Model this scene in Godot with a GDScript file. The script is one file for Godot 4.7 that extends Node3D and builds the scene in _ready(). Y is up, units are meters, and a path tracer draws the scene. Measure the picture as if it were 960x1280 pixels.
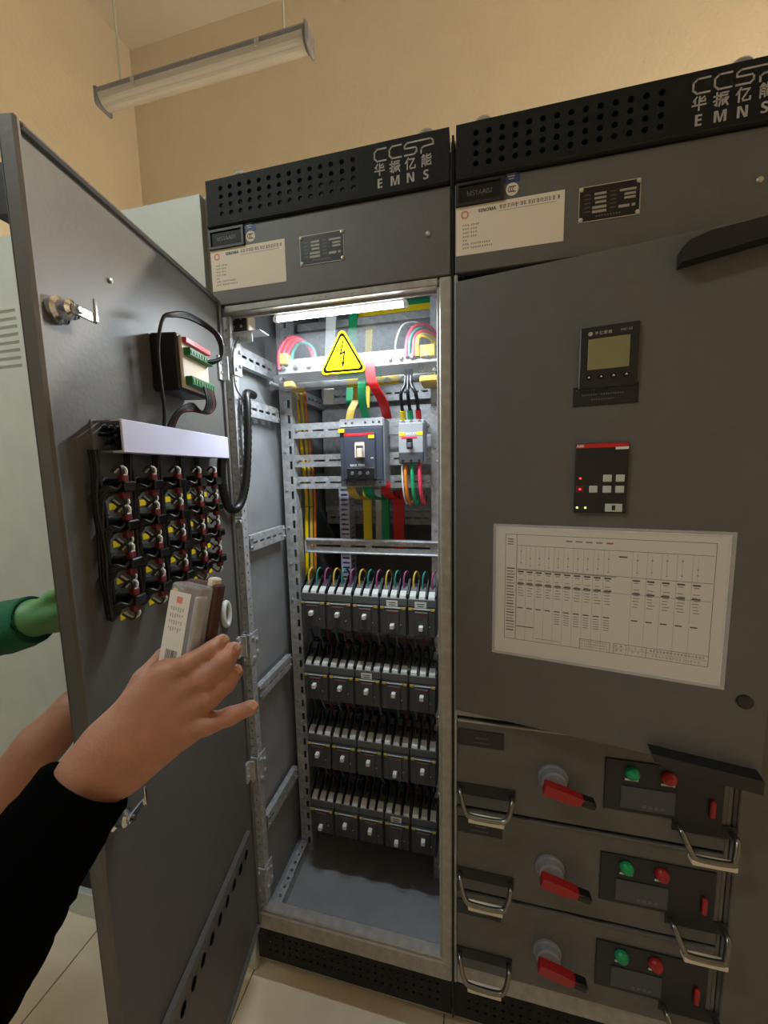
extends Node3D
# A low-voltage switchgear room: an open cabinet with its door swung out, a closed one beside it, hands at work in front.

var M := {}
var taken := {}

class MB:
	var v := PackedVector3Array()
	var n := PackedVector3Array()
	var uv := PackedVector2Array()
	var xf := Transform3D()

	func tri(a: Vector3, b: Vector3, c: Vector3, na: Vector3, nb: Vector3, nc: Vector3, ua := Vector2(), ub := Vector2(), uc := Vector2()) -> void:
		# a, b, c counter-clockwise from outside; stored clockwise
		v.append(xf * a); v.append(xf * c); v.append(xf * b)
		n.append((xf.basis * na).normalized()); n.append((xf.basis * nc).normalized()); n.append((xf.basis * nb).normalized())
		uv.append(ua); uv.append(uc); uv.append(ub)

	func ft(a: Vector3, b: Vector3, c: Vector3) -> void:
		var m := (b - a).cross(c - a).normalized()
		tri(a, b, c, m, m, m)

	func quad(a: Vector3, b: Vector3, c: Vector3, d: Vector3) -> void:
		var m := (b - a).cross(c - a).normalized()
		tri(a, b, c, m, m, m, Vector2(0, 1), Vector2(1, 1), Vector2(1, 0))
		tri(a, c, d, m, m, m, Vector2(0, 1), Vector2(1, 0), Vector2(0, 0))

	# box from corner to corner, edges chamfered by b
	func box(lo: Vector3, hi: Vector3, b := 0.0) -> void:
		if b <= 0.0:
			var p := [lo, Vector3(hi.x, lo.y, lo.z), Vector3(hi.x, hi.y, lo.z), Vector3(lo.x, hi.y, lo.z), Vector3(lo.x, lo.y, hi.z), Vector3(hi.x, lo.y, hi.z), hi, Vector3(lo.x, hi.y, hi.z)]
			quad(p[4], p[5], p[6], p[7]); quad(p[1], p[0], p[3], p[2]); quad(p[5], p[1], p[2], p[6])
			quad(p[0], p[4], p[7], p[3]); quad(p[7], p[6], p[2], p[3]); quad(p[0], p[1], p[5], p[4])
			return
		var c := (lo + hi) * 0.5
		var h := (hi - lo) * 0.5
		for ax in 3:
			var u := (ax + 1) % 3
			var w := (ax + 2) % 3
			for s: float in [-1.0, 1.0]:
				var q := []
				for k: Array in [[-1, -1], [1, -1], [1, 1], [-1, 1]]:
					var t := Vector3()
					t[ax] = s * h[ax]; t[u] = k[0] * (h[u] - b); t[w] = k[1] * (h[w] - b)
					q.append(c + t)
				if s > 0: quad(q[0], q[1], q[2], q[3])
				else: quad(q[3], q[2], q[1], q[0])
			for su: float in [-1.0, 1.0]:
				for sw: float in [-1.0, 1.0]:
					var q2 := []
					for k2: Array in [[0, -1], [0, 1], [1, 1], [1, -1]]:
						var t2 := Vector3()
						t2[ax] = k2[1] * (h[ax] - b)
						t2[u] = su * (h[u] if k2[0] == 0 else h[u] - b)
						t2[w] = sw * (h[w] - b if k2[0] == 0 else h[w])
						q2.append(c + t2)
					var m: Vector3 = (q2[1] - q2[0]).cross(q2[2] - q2[0])
					var o := Vector3(); o[u] = su; o[w] = sw
					if m.dot(o) > 0: quad(q2[0], q2[1], q2[2], q2[3])
					else: quad(q2[3], q2[2], q2[1], q2[0])
		for sx: float in [-1.0, 1.0]:
			for sy: float in [-1.0, 1.0]:
				for sz: float in [-1.0, 1.0]:
					var s3 := Vector3(sx, sy, sz)
					var a := c + s3 * Vector3(h.x, h.y - b, h.z - b)
					var b2 := c + s3 * Vector3(h.x - b, h.y, h.z - b)
					var c2 := c + s3 * Vector3(h.x - b, h.y - b, h.z)
					if (b2 - a).cross(c2 - a).dot(s3) > 0: ft(a, b2, c2)
					else: ft(a, c2, b2)

	func cbox(c: Vector3, s: Vector3, b := 0.0) -> void:
		box(c - s * 0.5, c + s * 0.5, b)

	func ring(c: Vector3, ax: Vector3, side: Vector3, r: float, k: int) -> PackedVector3Array:
		var out := PackedVector3Array()
		var w := ax.cross(side).normalized()
		for i in k:
			var t := TAU * i / k
			out.append(c + (side * cos(t) + w * sin(t)) * r)
		return out

	# tube along points; r a number or one per point
	func tube(p: Array, r: Variant, k := 8, caps := true) -> void:
		var last := PackedVector3Array()
		var lc := Vector3()
		var side := Vector3()
		for i in p.size():
			var d: Vector3 = (p[mini(i + 1, p.size() - 1)] - p[maxi(i - 1, 0)]).normalized()
			if i == 0:
				side = d.cross(Vector3.UP if absf(d.y) < 0.9 else Vector3.RIGHT).normalized()
			else:
				side = (side - d * side.dot(d)).normalized()
			var rr: float = r[i] if r is Array else r
			var rg := ring(p[i], d, side, rr, k)
			if i > 0:
				for j in k:
					var j2 := (j + 1) % k
					var a := last[j]; var b := last[j2]; var c := rg[j2]; var e := rg[j]
					var na := a - lc; var nb := b - lc; var nc: Vector3 = c - p[i]; var ne: Vector3 = e - p[i]
					tri(a, b, c, na, nb, nc); tri(a, c, e, na, nc, ne)
			elif caps:
				for j in range(1, k - 1): ft(rg[0], rg[j + 1], rg[j])
			if i == p.size() - 1 and caps:
				for j in range(1, k - 1): ft(rg[0], rg[j], rg[j + 1])
			last = rg; lc = p[i]

	func cyl(a: Vector3, b: Vector3, r: float, k := 12, r2 := -1.0) -> void:
		tube([a, b], [r, r if r2 < 0 else r2], k)

	# profile of [radius, height] turned about z
	func lathe(prof: Array, k: int, at := Transform3D()) -> void:
		var keep := xf
		xf = xf * at
		for i in prof.size() - 1:
			var r0: float = prof[i][0]; var h0: float = prof[i][1]
			var r1: float = prof[i + 1][0]; var h1: float = prof[i + 1][1]
			var dn := Vector2(h1 - h0, r0 - r1)
			for j in k:
				var t0 := TAU * j / k; var t1 := TAU * (j + 1) / k
				var c0 := Vector3(cos(t0), sin(t0), 0); var c1 := Vector3(cos(t1), sin(t1), 0)
				var z0 := Vector3(0, 0, h0); var z1 := Vector3(0, 0, h1)
				var n0 := c0 * dn.x + Vector3(0, 0, dn.y); var n1 := c1 * dn.x + Vector3(0, 0, dn.y)
				if r0 > 1e-6: tri(c0 * r0 + z0, c1 * r0 + z0, c1 * r1 + z1, n0, n1, n1)
				if r1 > 1e-6: tri(c0 * r0 + z0, c1 * r1 + z1, c0 * r1 + z1, n0, n1, n0)
		xf = keep

	# polygon (counter-clockwise in xy) from z0 to z1
	func prism(poly: PackedVector2Array, z0: float, z1: float) -> void:
		var big := PackedVector2Array()
		for q in poly: big.append(q * 1000.0)
		var idx := Geometry2D.triangulate_polygon(big)
		for i in range(0, idx.size(), 3):
			var a := poly[idx[i]]; var b := poly[idx[i + 1]]; var c := poly[idx[i + 2]]
			if (b - a).cross(c - a) < 0:
				var t := b; b = c; c = t
			ft(Vector3(a.x, a.y, z1), Vector3(b.x, b.y, z1), Vector3(c.x, c.y, z1))
			ft(Vector3(a.x, a.y, z0), Vector3(c.x, c.y, z0), Vector3(b.x, b.y, z0))
		for i in poly.size():
			var a := poly[i]; var b := poly[(i + 1) % poly.size()]
			quad(Vector3(a.x, a.y, z0), Vector3(b.x, b.y, z0), Vector3(b.x, b.y, z1), Vector3(a.x, a.y, z1))

	# sheet in xy with holes [x0, y0, x1, y1] (round ones add a fifth entry), thickness z0 to z1
	func plate(x0: float, y0: float, x1: float, y1: float, z0: float, z1: float, holes: Array) -> void:
		var xs := [x0, x1]; var ys := [y0, y1]
		for h: Array in holes:
			for q: Array in [[xs, h[0]], [xs, h[2]], [ys, h[1]], [ys, h[3]]]:
				var seen := false
				for e: float in q[0]: seen = seen or absf(e - q[1]) < 1e-5
				if not seen: q[0].append(q[1])
		xs.sort(); ys.sort()
		var w := xs.size() - 1; var hh := ys.size() - 1
		var full := []
		for i in w:
			var col := []
			for j in hh:
				var f := 0
				for hi in holes.size():
					var h: Array = holes[hi]
					if (xs[i] + xs[i + 1]) * 0.5 > h[0] and (xs[i] + xs[i + 1]) * 0.5 < h[2] and (ys[j] + ys[j + 1]) * 0.5 > h[1] and (ys[j] + ys[j + 1]) * 0.5 < h[3]: f = hi + 1
				col.append(f)
			full.append(col)
		for j in hh:
			var i := 0
			while i < w:
				if full[i][j] > 0:
					i += 1
					continue
				var k := i
				while k < w and full[k][j] == 0: k += 1
				var a := Vector2(xs[i], ys[j]); var b := Vector2(xs[k], ys[j + 1])
				quad(Vector3(a.x, a.y, z1), Vector3(b.x, a.y, z1), Vector3(b.x, b.y, z1), Vector3(a.x, b.y, z1))
				quad(Vector3(b.x, a.y, z0), Vector3(a.x, a.y, z0), Vector3(a.x, b.y, z0), Vector3(b.x, b.y, z0))
				i = k
		quad(Vector3(x0, y0, z0), Vector3(x1, y0, z0), Vector3(x1, y0, z1), Vector3(x0, y0, z1))
		quad(Vector3(x0, y1, z1), Vector3(x1, y1, z1), Vector3(x1, y1, z0), Vector3(x0, y1, z0))
		quad(Vector3(x0, y0, z0), Vector3(x0, y0, z1), Vector3(x0, y1, z1), Vector3(x0, y1, z0))
		quad(Vector3(x1, y0, z1), Vector3(x1, y0, z0), Vector3(x1, y1, z0), Vector3(x1, y1, z1))
		for h: Array in holes:
			var a := Vector2(h[0], h[1]); var b := Vector2(h[2], h[3])
			if h.size() > 4:
				var c := (a + b) * 0.5; var r := (b - a) * 0.5
				for k in 16:
					var d0 := Vector2(cos(TAU * k / 16), sin(TAU * k / 16)); var d1 := Vector2(cos(TAU * (k + 1) / 16), sin(TAU * (k + 1) / 16))
					var e0 := d0 / maxf(absf(d0.x), absf(d0.y)); var e1 := d1 / maxf(absf(d1.x), absf(d1.y))
					var q: float = h[4]
					var i0 := c + d0 * r * q; var i1 := c + d1 * r * q; var o0 := c + e0 * r; var o1 := c + e1 * r
					quad(Vector3(i0.x, i0.y, z1), Vector3(o0.x, o0.y, z1), Vector3(o1.x, o1.y, z1), Vector3(i1.x, i1.y, z1))
					quad(Vector3(o0.x, o0.y, z0), Vector3(i0.x, i0.y, z0), Vector3(i1.x, i1.y, z0), Vector3(o1.x, o1.y, z0))
					quad(Vector3(i0.x, i0.y, z0), Vector3(i0.x, i0.y, z1), Vector3(i1.x, i1.y, z1), Vector3(i1.x, i1.y, z0))
			else:
				quad(Vector3(a.x, a.y, z1), Vector3(b.x, a.y, z1), Vector3(b.x, a.y, z0), Vector3(a.x, a.y, z0))
				quad(Vector3(a.x, b.y, z0), Vector3(b.x, b.y, z0), Vector3(b.x, b.y, z1), Vector3(a.x, b.y, z1))
				quad(Vector3(a.x, a.y, z0), Vector3(a.x, b.y, z0), Vector3(a.x, b.y, z1), Vector3(a.x, a.y, z1))
				quad(Vector3(b.x, a.y, z1), Vector3(b.x, b.y, z1), Vector3(b.x, b.y, z0), Vector3(b.x, a.y, z0))

	func bolt(at: Vector3, axis: Vector3, r: float, h := 0.0) -> void:
		var hh := h if h > 0 else r * 0.7
		tube([at, at + axis * hh * 0.7, at + axis * hh], [r, r, r * 0.7], 6)

	func mesh() -> ArrayMesh:
		var arr := []
		arr.resize(Mesh.ARRAY_MAX)
		arr[Mesh.ARRAY_VERTEX] = v; arr[Mesh.ARRAY_NORMAL] = n; arr[Mesh.ARRAY_TEX_UV] = uv
		var m := ArrayMesh.new()
		m.add_surface_from_arrays(Mesh.PRIMITIVE_TRIANGLES, arr)
		return m


func V(x: float, y: float, z: float) -> Vector3: return Vector3(x, y, z)

func numbered(called: String) -> String:
	if not taken.has(called):
		taken[called] = 0
		return called
	taken[called] += 1
	return "%s_%03d" % [called, taken[called]]

func thing(called: String, label: String, category: String, at := Transform3D(), group := "") -> Node3D:
	var o := Node3D.new()
	o.name = numbered(called)
	add_child(o)
	o.transform = at
	tag(o, label, category, group)
	return o

func tag(o: Node, label: String, category: String, group := "") -> Node:
	o.set_meta("label", label); o.set_meta("category", category)
	if group: o.set_meta("group", group)
	return o

func part(called: String, mb: MB, mat: Material, parent: Node, label := "") -> MeshInstance3D:
	return put(called, mb.mesh(), mat, parent, label)

func put(called: String, mesh: Mesh, mat: Material, parent: Node, label := "") -> MeshInstance3D:
	var o := MeshInstance3D.new()
	o.mesh = mesh
	o.material_override = mat
	if parent == self:
		o.name = numbered(called)
		add_child(o)
	else:
		o.name = called
		parent.add_child(o, true)
	if label: o.set_meta("label", label)
	return o

func solo(called: String, mb: MB, mat: Material, label: String, category: String, group := "") -> MeshInstance3D:
	var o := part(called, mb, mat, self)
	tag(o, label, category, group)
	return o

func struct(called: String, mb: MB, mat: Material) -> MeshInstance3D:
	var o := part(called, mb, mat, self)
	o.set_meta("kind", "structure")
	return o

func copy(src: Node3D, at: Transform3D, label: String) -> Node3D:
	var base := src.name.rstrip("0123456789").rstrip("_") if String(src.name).contains("_0") else String(src.name)
	var r: Node3D = src.duplicate()
	r.name = numbered(base)
	add_child(r)
	r.transform = at
	r.set_meta("label", label)
	return r

func smooth(p: Array, k := 5) -> Array:
	var out := []
	for i in p.size() - 1:
		var a: Vector3 = p[maxi(i - 1, 0)]; var b: Vector3 = p[i]; var c: Vector3 = p[i + 1]; var d: Vector3 = p[mini(i + 2, p.size() - 1)]
		for j in k: out.append(b.cubic_interpolate(c, a, d, float(j) / k))
	out.append(p[-1])
	return out

func text(called: String, words: String, height: float, at: Transform3D, mat: Material, parent: Node, bold := false, depth := 0.0006) -> MeshInstance3D:
	var f := SystemFont.new()
	f.font_names = PackedStringArray(["Droid Sans"])
	if bold: f.font_weight = 700
	var t := TextMesh.new()
	t.text = words; t.font = f; t.font_size = 32
	t.pixel_size = height / 23.0
	t.depth = depth
	t.curve_step = 2.0
	var o := put(called, t, mat, parent)
	o.transform = at
	return o

# strokes (polylines in a unit box) as flat raised lettering
func strokes(mb: MB, lines: Array, at: Vector3, size: Vector2, wid: float, dep := 0.0008) -> void:
	for ln: Array in lines:
		for i in range(0, ln.size() - 2, 2):
			var a := Vector2(ln[i] * size.x, ln[i + 1] * size.y); var b := Vector2(ln[i + 2] * size.x, ln[i + 3] * size.y)
			var d := (b - a).normalized() * wid * 0.5
			var w := Vector2(-d.y, d.x)
			a -= d; b += d
			var keep := mb.xf
			mb.xf = mb.xf * Transform3D(Basis(), at)
			mb.prism(PackedVector2Array([a - w, b - w, b + w, a + w]), 0, dep)
			mb.xf = keep

func mat(col: Color, rough := 0.6, metal := 0.0) -> StandardMaterial3D:
	var m := StandardMaterial3D.new()
	m.albedo_color = col; m.roughness = rough; m.metallic = metal
	return m

func noise_tex(freq: float, lo: Color, hi: Color, seed_: int, octaves := 4, kind := FastNoiseLite.TYPE_SIMPLEX_SMOOTH, size := 256) -> ImageTexture:
	var f := FastNoiseLite.new()
	f.noise_type = kind; f.frequency = freq; f.seed = seed_; f.fractal_octaves = octaves
	if kind == FastNoiseLite.TYPE_CELLULAR: f.cellular_return_type = FastNoiseLite.RETURN_CELL_VALUE
	var g := f.get_seamless_image(size, size)
	var im := Image.create(size, size, true, Image.FORMAT_RGB8)
	for y in size:
		for x in size: im.set_pixel(x, y, lo.lerp(hi, g.get_pixel(x, y).r))
	im.generate_mipmaps()
	return ImageTexture.create_from_image(im)

func normal_tex(freq: float, seed_: int, strength: float, size := 256) -> ImageTexture:
	var f := FastNoiseLite.new()
	f.frequency = freq; f.seed = seed_; f.fractal_octaves = 3
	var g := f.get_seamless_image(size, size)
	g.convert(Image.FORMAT_RGBA8)
	g.bump_map_to_normal_map(strength)
	return ImageTexture.create_from_image(g)

func tri_tex(m: StandardMaterial3D, tex: Texture2D, scale: float, nrm: Texture2D = null, amount := 0.3) -> StandardMaterial3D:
	m.albedo_texture = tex
	m.uv1_triplanar = true
	m.uv1_world_triplanar = true
	m.uv1_scale = Vector3.ONE * scale
	if nrm:
		m.normal_enabled = true; m.normal_texture = nrm; m.normal_scale = amount
	return m

func print_mat(im: Image, rough := 0.6) -> StandardMaterial3D:
	im.generate_mipmaps()
	var m := StandardMaterial3D.new()
	m.albedo_texture = ImageTexture.create_from_image(im)
	m.roughness = rough
	return m

func sheet(w: float, h: float, t := 0.0004) -> MB:
	var b := MB.new()
	b.box(V(-w / 2, -h / 2, 0), V(w / 2, h / 2, t))
	return b

func at(x: float, y: float, z: float, b := Basis()) -> Transform3D: return Transform3D(b, V(x, y, z))

# ------------------------------------------------------------------ placing
var cam: Camera3D
const HINGE := Vector3(0.02, 0.0, 0.0)
var door_d := Vector3(0.09, 0, 0.51).normalized()      # from the hinge to the free edge of the open door
var door_n := Vector3(0.51, 0, -0.09).normalized()     # out of its inner face
const AJAR := 0.1706                                    # how far the other cabinet's door stands open

func on_door(u: float, y: float, off := 0.0) -> Transform3D:   # local x towards the hinge, z out of the inner face
	return Transform3D(Basis(-door_d, Vector3.UP, door_n), HINGE + door_d * u + door_n * off + V(0, y, 0))

func on_ajar(u: float, y: float, off := 0.0) -> Transform3D:
	var b := Basis(Vector3.UP, -AJAR)
	return Transform3D(b, V(0.612, 0, 0.002) + b.x * u + b.z * off + V(0, y, 0))

func pix(px: float, py: float, depth: float) -> Vector3:       # a point seen at a pixel, at a depth along the lens axis
	return cam.transform * V((px - 480.0) / 472.4827 * depth, -(py - 640.0) / 472.4827 * depth, -depth)

func area(parent: Node, where: Transform3D, size: Vector2, energy: float, col: Color) -> void:
	var l := AreaLight3D.new()
	l.area_size = size; l.light_energy = energy; l.light_color = col
	l.area_normalize_energy = true
	l.shadow_enabled = true
	l.area_range = 12.0; l.area_attenuation = 2.0
	parent.add_child(l)
	l.transform = where

func _ready() -> void:
	cam = Camera3D.new()
	cam.position = V(0.6525, 1.5853, 0.9018)
	cam.rotation = V(-0.1141, 0.2317, -0.0211)
	cam.fov = 107.1265
	cam.near = 0.02
	add_child(cam)
	var we := WorldEnvironment.new()
	var e := Environment.new()
	e.background_mode = Environment.BG_COLOR
	e.background_color = Color(0.01, 0.01, 0.012)
	e.tonemap_mode = Environment.TONE_MAPPER_LINEAR
	e.tonemap_exposure = 1.0
	e.sdfgi_enabled = true; e.ssao_enabled = true; e.ssil_enabled = true
	we.environment = e
	add_child(we)
	materials()
	setting()
	open_cabinet()
	cabinet_door()
	inside()
	breakers()
	door_gear()
	closed_cabinet()
	drawers()
	grey_neighbour()
	lamps()
	people()

const LED_WHITE := Color(0.93, 0.97, 1.0)
const ROOM_WHITE := Color(1.0, 0.95, 0.88)
const COOL_WHITE := Color(0.94, 1.0, 1.0)
const LED_ENERGY := 0.55
const LEFT_ENERGY := 2.7
const BACK_ENERGY := 25.0

func materials() -> void:
	var fine := normal_tex(0.12, 5, 4.0)
	M.grey = tri_tex(mat(Color.WHITE, 0.5), noise_tex(0.02, Color(0.350, 0.346, 0.337), Color(0.375, 0.370, 0.361), 3), 3.0, fine, 0.04)
	M.dark = tri_tex(mat(Color.WHITE, 0.6), noise_tex(0.03, Color(0.10, 0.10, 0.10), Color(0.125, 0.125, 0.12), 4), 4.0, fine, 0.1)
	M.dark.metallic_specular = 0.3
	M.zinc = tri_tex(mat(Color.WHITE, 0.45, 0.35), noise_tex(0.035, Color(0.62, 0.63, 0.645), Color(0.80, 0.81, 0.82), 7, 3, FastNoiseLite.TYPE_CELLULAR), 9.0, fine, 0.1)
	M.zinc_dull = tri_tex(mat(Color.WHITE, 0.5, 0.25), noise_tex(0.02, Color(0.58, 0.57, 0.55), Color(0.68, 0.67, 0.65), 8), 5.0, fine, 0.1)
	M.panel = tri_tex(mat(Color.WHITE, 0.5, 0.1), noise_tex(0.01, Color(0.54, 0.55, 0.56), Color(0.61, 0.62, 0.63), 9), 2.0)
	M.bolt = mat(Color(0.80, 0.80, 0.80), 0.3, 0.9)
	M.chrome = mat(Color(0.86, 0.86, 0.87), 0.12, 1.0)
	M.tin = mat(Color(0.66, 0.67, 0.68), 0.45, 0.5)
	M.black = mat(Color(0.075, 0.075, 0.08), 0.45)
	M.black_gloss = mat(Color(0.05, 0.05, 0.055), 0.18)
	M.rubber = mat(Color(0.06, 0.06, 0.06), 0.7)
	M.wire_black = mat(Color(0.07, 0.07, 0.075), 0.4)
	M.white = mat(Color(0.88, 0.88, 0.87), 0.5)
	M.lav = mat(Color(0.80, 0.80, 0.90), 0.5)
	M.duct = mat(Color(0.50, 0.51, 0.54), 0.5)
	M.yellow = mat(Color(0.92, 0.80, 0.08), 0.45)
	M.yellow_soft = mat(Color(0.80, 0.70, 0.30), 0.45)
	M.green = mat(Color(0.06, 0.58, 0.37), 0.45)
	M.red = mat(Color(0.78, 0.10, 0.12), 0.45)
	M.pink = mat(Color(0.86, 0.22, 0.32), 0.42)
	M.orange = mat(Color(0.80, 0.45, 0.12), 0.45)
	M.maroon = mat(Color(0.40, 0.12, 0.14), 0.4)
	M.tealw = mat(Color(0.20, 0.52, 0.48), 0.45)
	M.violet = mat(Color(0.60, 0.30, 0.48), 0.45)
	M.brk = mat(Color(0.36, 0.37, 0.385), 0.5)
	M.brk_dark = mat(Color(0.26, 0.27, 0.285), 0.5)
	M.brk_light = mat(Color(0.60, 0.61, 0.63), 0.5)
	M.brk_face = mat(Color(0.22, 0.24, 0.29), 0.45)
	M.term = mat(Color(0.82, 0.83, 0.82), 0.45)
	M.pcb = mat(Color(0.12, 0.42, 0.22), 0.5)
	M.cream = mat(Color(0.84, 0.79, 0.72), 0.6)
	M.ink = mat(Color(0.04, 0.04, 0.04), 1.0)
	M.ink.metallic_specular = 0.05
	M.sign_yellow = mat(Color(0.90, 0.76, 0.06), 0.95)
	M.sign_yellow.metallic_specular = 0.1
	M.silver_ink = mat(Color(0.66, 0.64, 0.62), 0.5)
	M.dim_ink = mat(Color(0.36, 0.36, 0.37), 0.5)
	M.lcd = mat(Color(0.52, 0.50, 0.36), 0.12)
	M.blue = mat(Color(0.13, 0.20, 0.38), 0.5)
	M.clear = mat(Color(0.96, 0.98, 1.0, 0.015), 0.03)
	M.clear.metallic_specular = 0.05
	M.clear.transparency = BaseMaterial3D.TRANSPARENCY_ALPHA
	M.clear_case = mat(Color(0.97, 0.97, 1.0, 0.22), 0.05)
	M.clear_case.transparency = BaseMaterial3D.TRANSPARENCY_ALPHA
	M.diffuser = mat(Color(0.90, 0.89, 0.86, 0.55), 0.25)
	M.diffuser.transparency = BaseMaterial3D.TRANSPARENCY_ALPHA
	M.lightgrey = tri_tex(mat(Color.WHITE, 0.45), noise_tex(0.012, Color(0.735, 0.76, 0.74), Color(0.77, 0.79, 0.77), 12), 2.0, fine, 0.03)
	M.wall = tri_tex(mat(Color.WHITE, 0.85), noise_tex(0.012, Color(0.872, 0.832, 0.755), Color(0.895, 0.855, 0.78), 13), 0.7, fine, 0.15)
	M.ceil = tri_tex(mat(Color.WHITE, 0.9), noise_tex(0.012, Color(0.86, 0.84, 0.80), Color(0.89, 0.87, 0.83), 14), 0.7)
	M.tile = tri_tex(mat(Color.WHITE, 0.16), noise_tex(0.02, Color(0.84, 0.79, 0.71), Color(0.88, 0.83, 0.75), 15), 1.2)
	M.grout = mat(Color(0.34, 0.31, 0.27), 0.9)
	M.led = mat(Color(1, 1, 1), 0.4)
	M.led.emission_enabled = true; M.led.emission = LED_WHITE; M.led.emission_energy_multiplier = 50.0
	M.tube_on = mat(Color(1, 1, 1), 0.4)
	M.tube_cool = mat(Color(1, 1, 1), 0.4)
	M.tube_cool.emission_enabled = true; M.tube_cool.emission = COOL_WHITE; M.tube_cool.emission_energy_multiplier = 4.0
	M.tube_on.emission_enabled = true; M.tube_on.emission = ROOM_WHITE; M.tube_on.emission_energy_multiplier = 2.0
	M.led_red = mat(Color(0.9, 0.3, 0.3), 0.4)
	M.led_red.emission_enabled = true; M.led_red.emission = Color(1.0, 0.25, 0.25); M.led_red.emission_energy_multiplier = 1.2
	M.led_yellow = mat(Color(0.9, 0.9, 0.5), 0.4)
	M.led_yellow.emission_enabled = true; M.led_yellow.emission = Color(0.9, 0.95, 0.55); M.led_yellow.emission_energy_multiplier = 1.0
	M.skin = tri_tex(mat(Color.WHITE, 0.55), noise_tex(0.03, Color(0.63, 0.44, 0.36), Color(0.69, 0.49, 0.40), 21), 9.0, fine, 0.15)
	M.skin.subsurf_scatter_enabled = true; M.skin.subsurf_scatter_strength = 0.1
	M.nail = mat(Color(0.80, 0.62, 0.54), 0.3)
	M.cloth = tri_tex(mat(Color.WHITE, 1.0), noise_tex(0.2, Color(0.02, 0.02, 0.022), Color(0.04, 0.04, 0.043), 22), 14.0, fine, 0.5)
	M.cloth.metallic_specular = 0.1
	M.jeans = tri_tex(mat(Color.WHITE, 0.95), noise_tex(0.2, Color(0.10, 0.11, 0.15), Color(0.14, 0.15, 0.19), 23), 14.0, fine, 0.5)
	M.hair = mat(Color(0.05, 0.04, 0.04), 0.5)
	M.glove = mat(Color(0.36, 0.58, 0.38), 0.5)
	M.sleeve_green = tri_tex(mat(Color.WHITE, 0.8), noise_tex(0.1, Color(0.05, 0.34, 0.23), Color(0.07, 0.42, 0.28), 24), 9.0, fine, 0.4)
	M.steel = mat(Color(0.50, 0.49, 0.47), 0.25, 0.9)
	M.knob = mat(Color(0.62, 0.10, 0.11), 0.45)  # darker copy of the red, with the dimness around the drawers in its colour
	M.amber = mat(Color(0.78, 0.65, 0.32), 0.4)
	M.brown = mat(Color(0.30, 0.20, 0.17), 0.3)

# ------------------------------------------------------------------ the room
const RX0 := -2.24
const RX1 := 3.6
const RZ0 := -2.2
const RZ1 := 5.6
const RH := 5.2

func setting() -> void:
	var f := MB.new()
	f.box(V(RX0 - 0.1, -0.15, RZ0 - 0.1), V(RX1 + 0.1, -0.004, RZ1 + 0.1))
	var fl := struct("floor", f, M.grout)
	# tiles as separate pieces with sunk joints
	var s := 0.6
	var i0 := int(floor((RX0 + 0.62) / s)); var i1 := int(ceil((RX1 + 0.62) / s))
	for i in range(i0, i1):
		for j in range(-4, 10):
			var a := V(maxf(-0.62 + i * s + 0.0015, RX0), -0.004, maxf(-0.13 + j * s + 0.0015, RZ0))
			var b := V(minf(-0.62 + (i + 1) * s - 0.0015, RX1), 0.0, minf(-0.13 + (j + 1) * s - 0.0015, RZ1))
			if b.x - a.x < 0.02 or b.z - a.z < 0.02: continue
			var t := MB.new()
			t.box(a, b, 0.001)
			part("tile", t, M.tile, fl)
	var c := MB.new()
	c.box(V(RX0 - 0.1, RH, RZ0 - 0.1), V(RX1 + 0.1, RH + 0.15, RZ1 + 0.1))
	struct("ceiling", c, M.ceil)
	var spec := {"wall_back": [V(RX0 - 0.1, 0, RZ0 - 0.15), V(RX1 + 0.1, RH, RZ0)], "wall_front": [V(RX0 - 0.1, 0, RZ1), V(RX1 + 0.1, RH, RZ1 + 0.15)],
		"wall_left": [V(RX0 - 0.15, 0, RZ0), V(RX0, RH, RZ1)], "wall_right": [V(RX1, 0, RZ0), V(RX1 + 0.15, RH, RZ1)]}
	for k: String in spec:
		var w := MB.new()
		w.box(spec[k][0], spec[k][1])
		struct(k, w, M.wall)

# ------------------------------------------------------------------ cabinets
const CJK := {
	"hua": [[.3, 1, .08, .72], [.2, .86, .2, .56], [.85, .95, .5, .74], [.52, 1, .52, .64, .92, .64, .92, .76], [.02, .38, .98, .38], [.5, .56, .5, 0]],
	"zhen": [[0, .76, .36, .76], [.2, 1, .2, .06, .08, .14], [0, .4, .38, .52], [.45, .95, .98, .95], [.48, .95, .48, .5, .38, 0], [.56, .75, .92, .75], [.5, .55, 1, .55], [.62, .55, .62, .08, .76, .2], [.74, .5, 1, 0], [.96, .44, .8, .32]],
	"yi": [[.3, 1, .02, .58], [.2, .78, .2, 0], [.4, .86, .9, .86, .46, .2, .5, .04, .98, .04, .98, .26]],
	"neng": [[.25, 1, .08, .8, .44, .82], [.34, .92, .46, .76], [.1, .64, .1, 0], [.1, .64, .42, .64, .42, .03], [.1, .44, .42, .44], [.1, .24, .42, .24], [.92, .96, .6, .82], [.58, 1, .58, .64, .96, .64, .96, .76], [.92, .46, .6, .32], [.58, .5, .58, .1, .96, .1, .96, .24]]}

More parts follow.
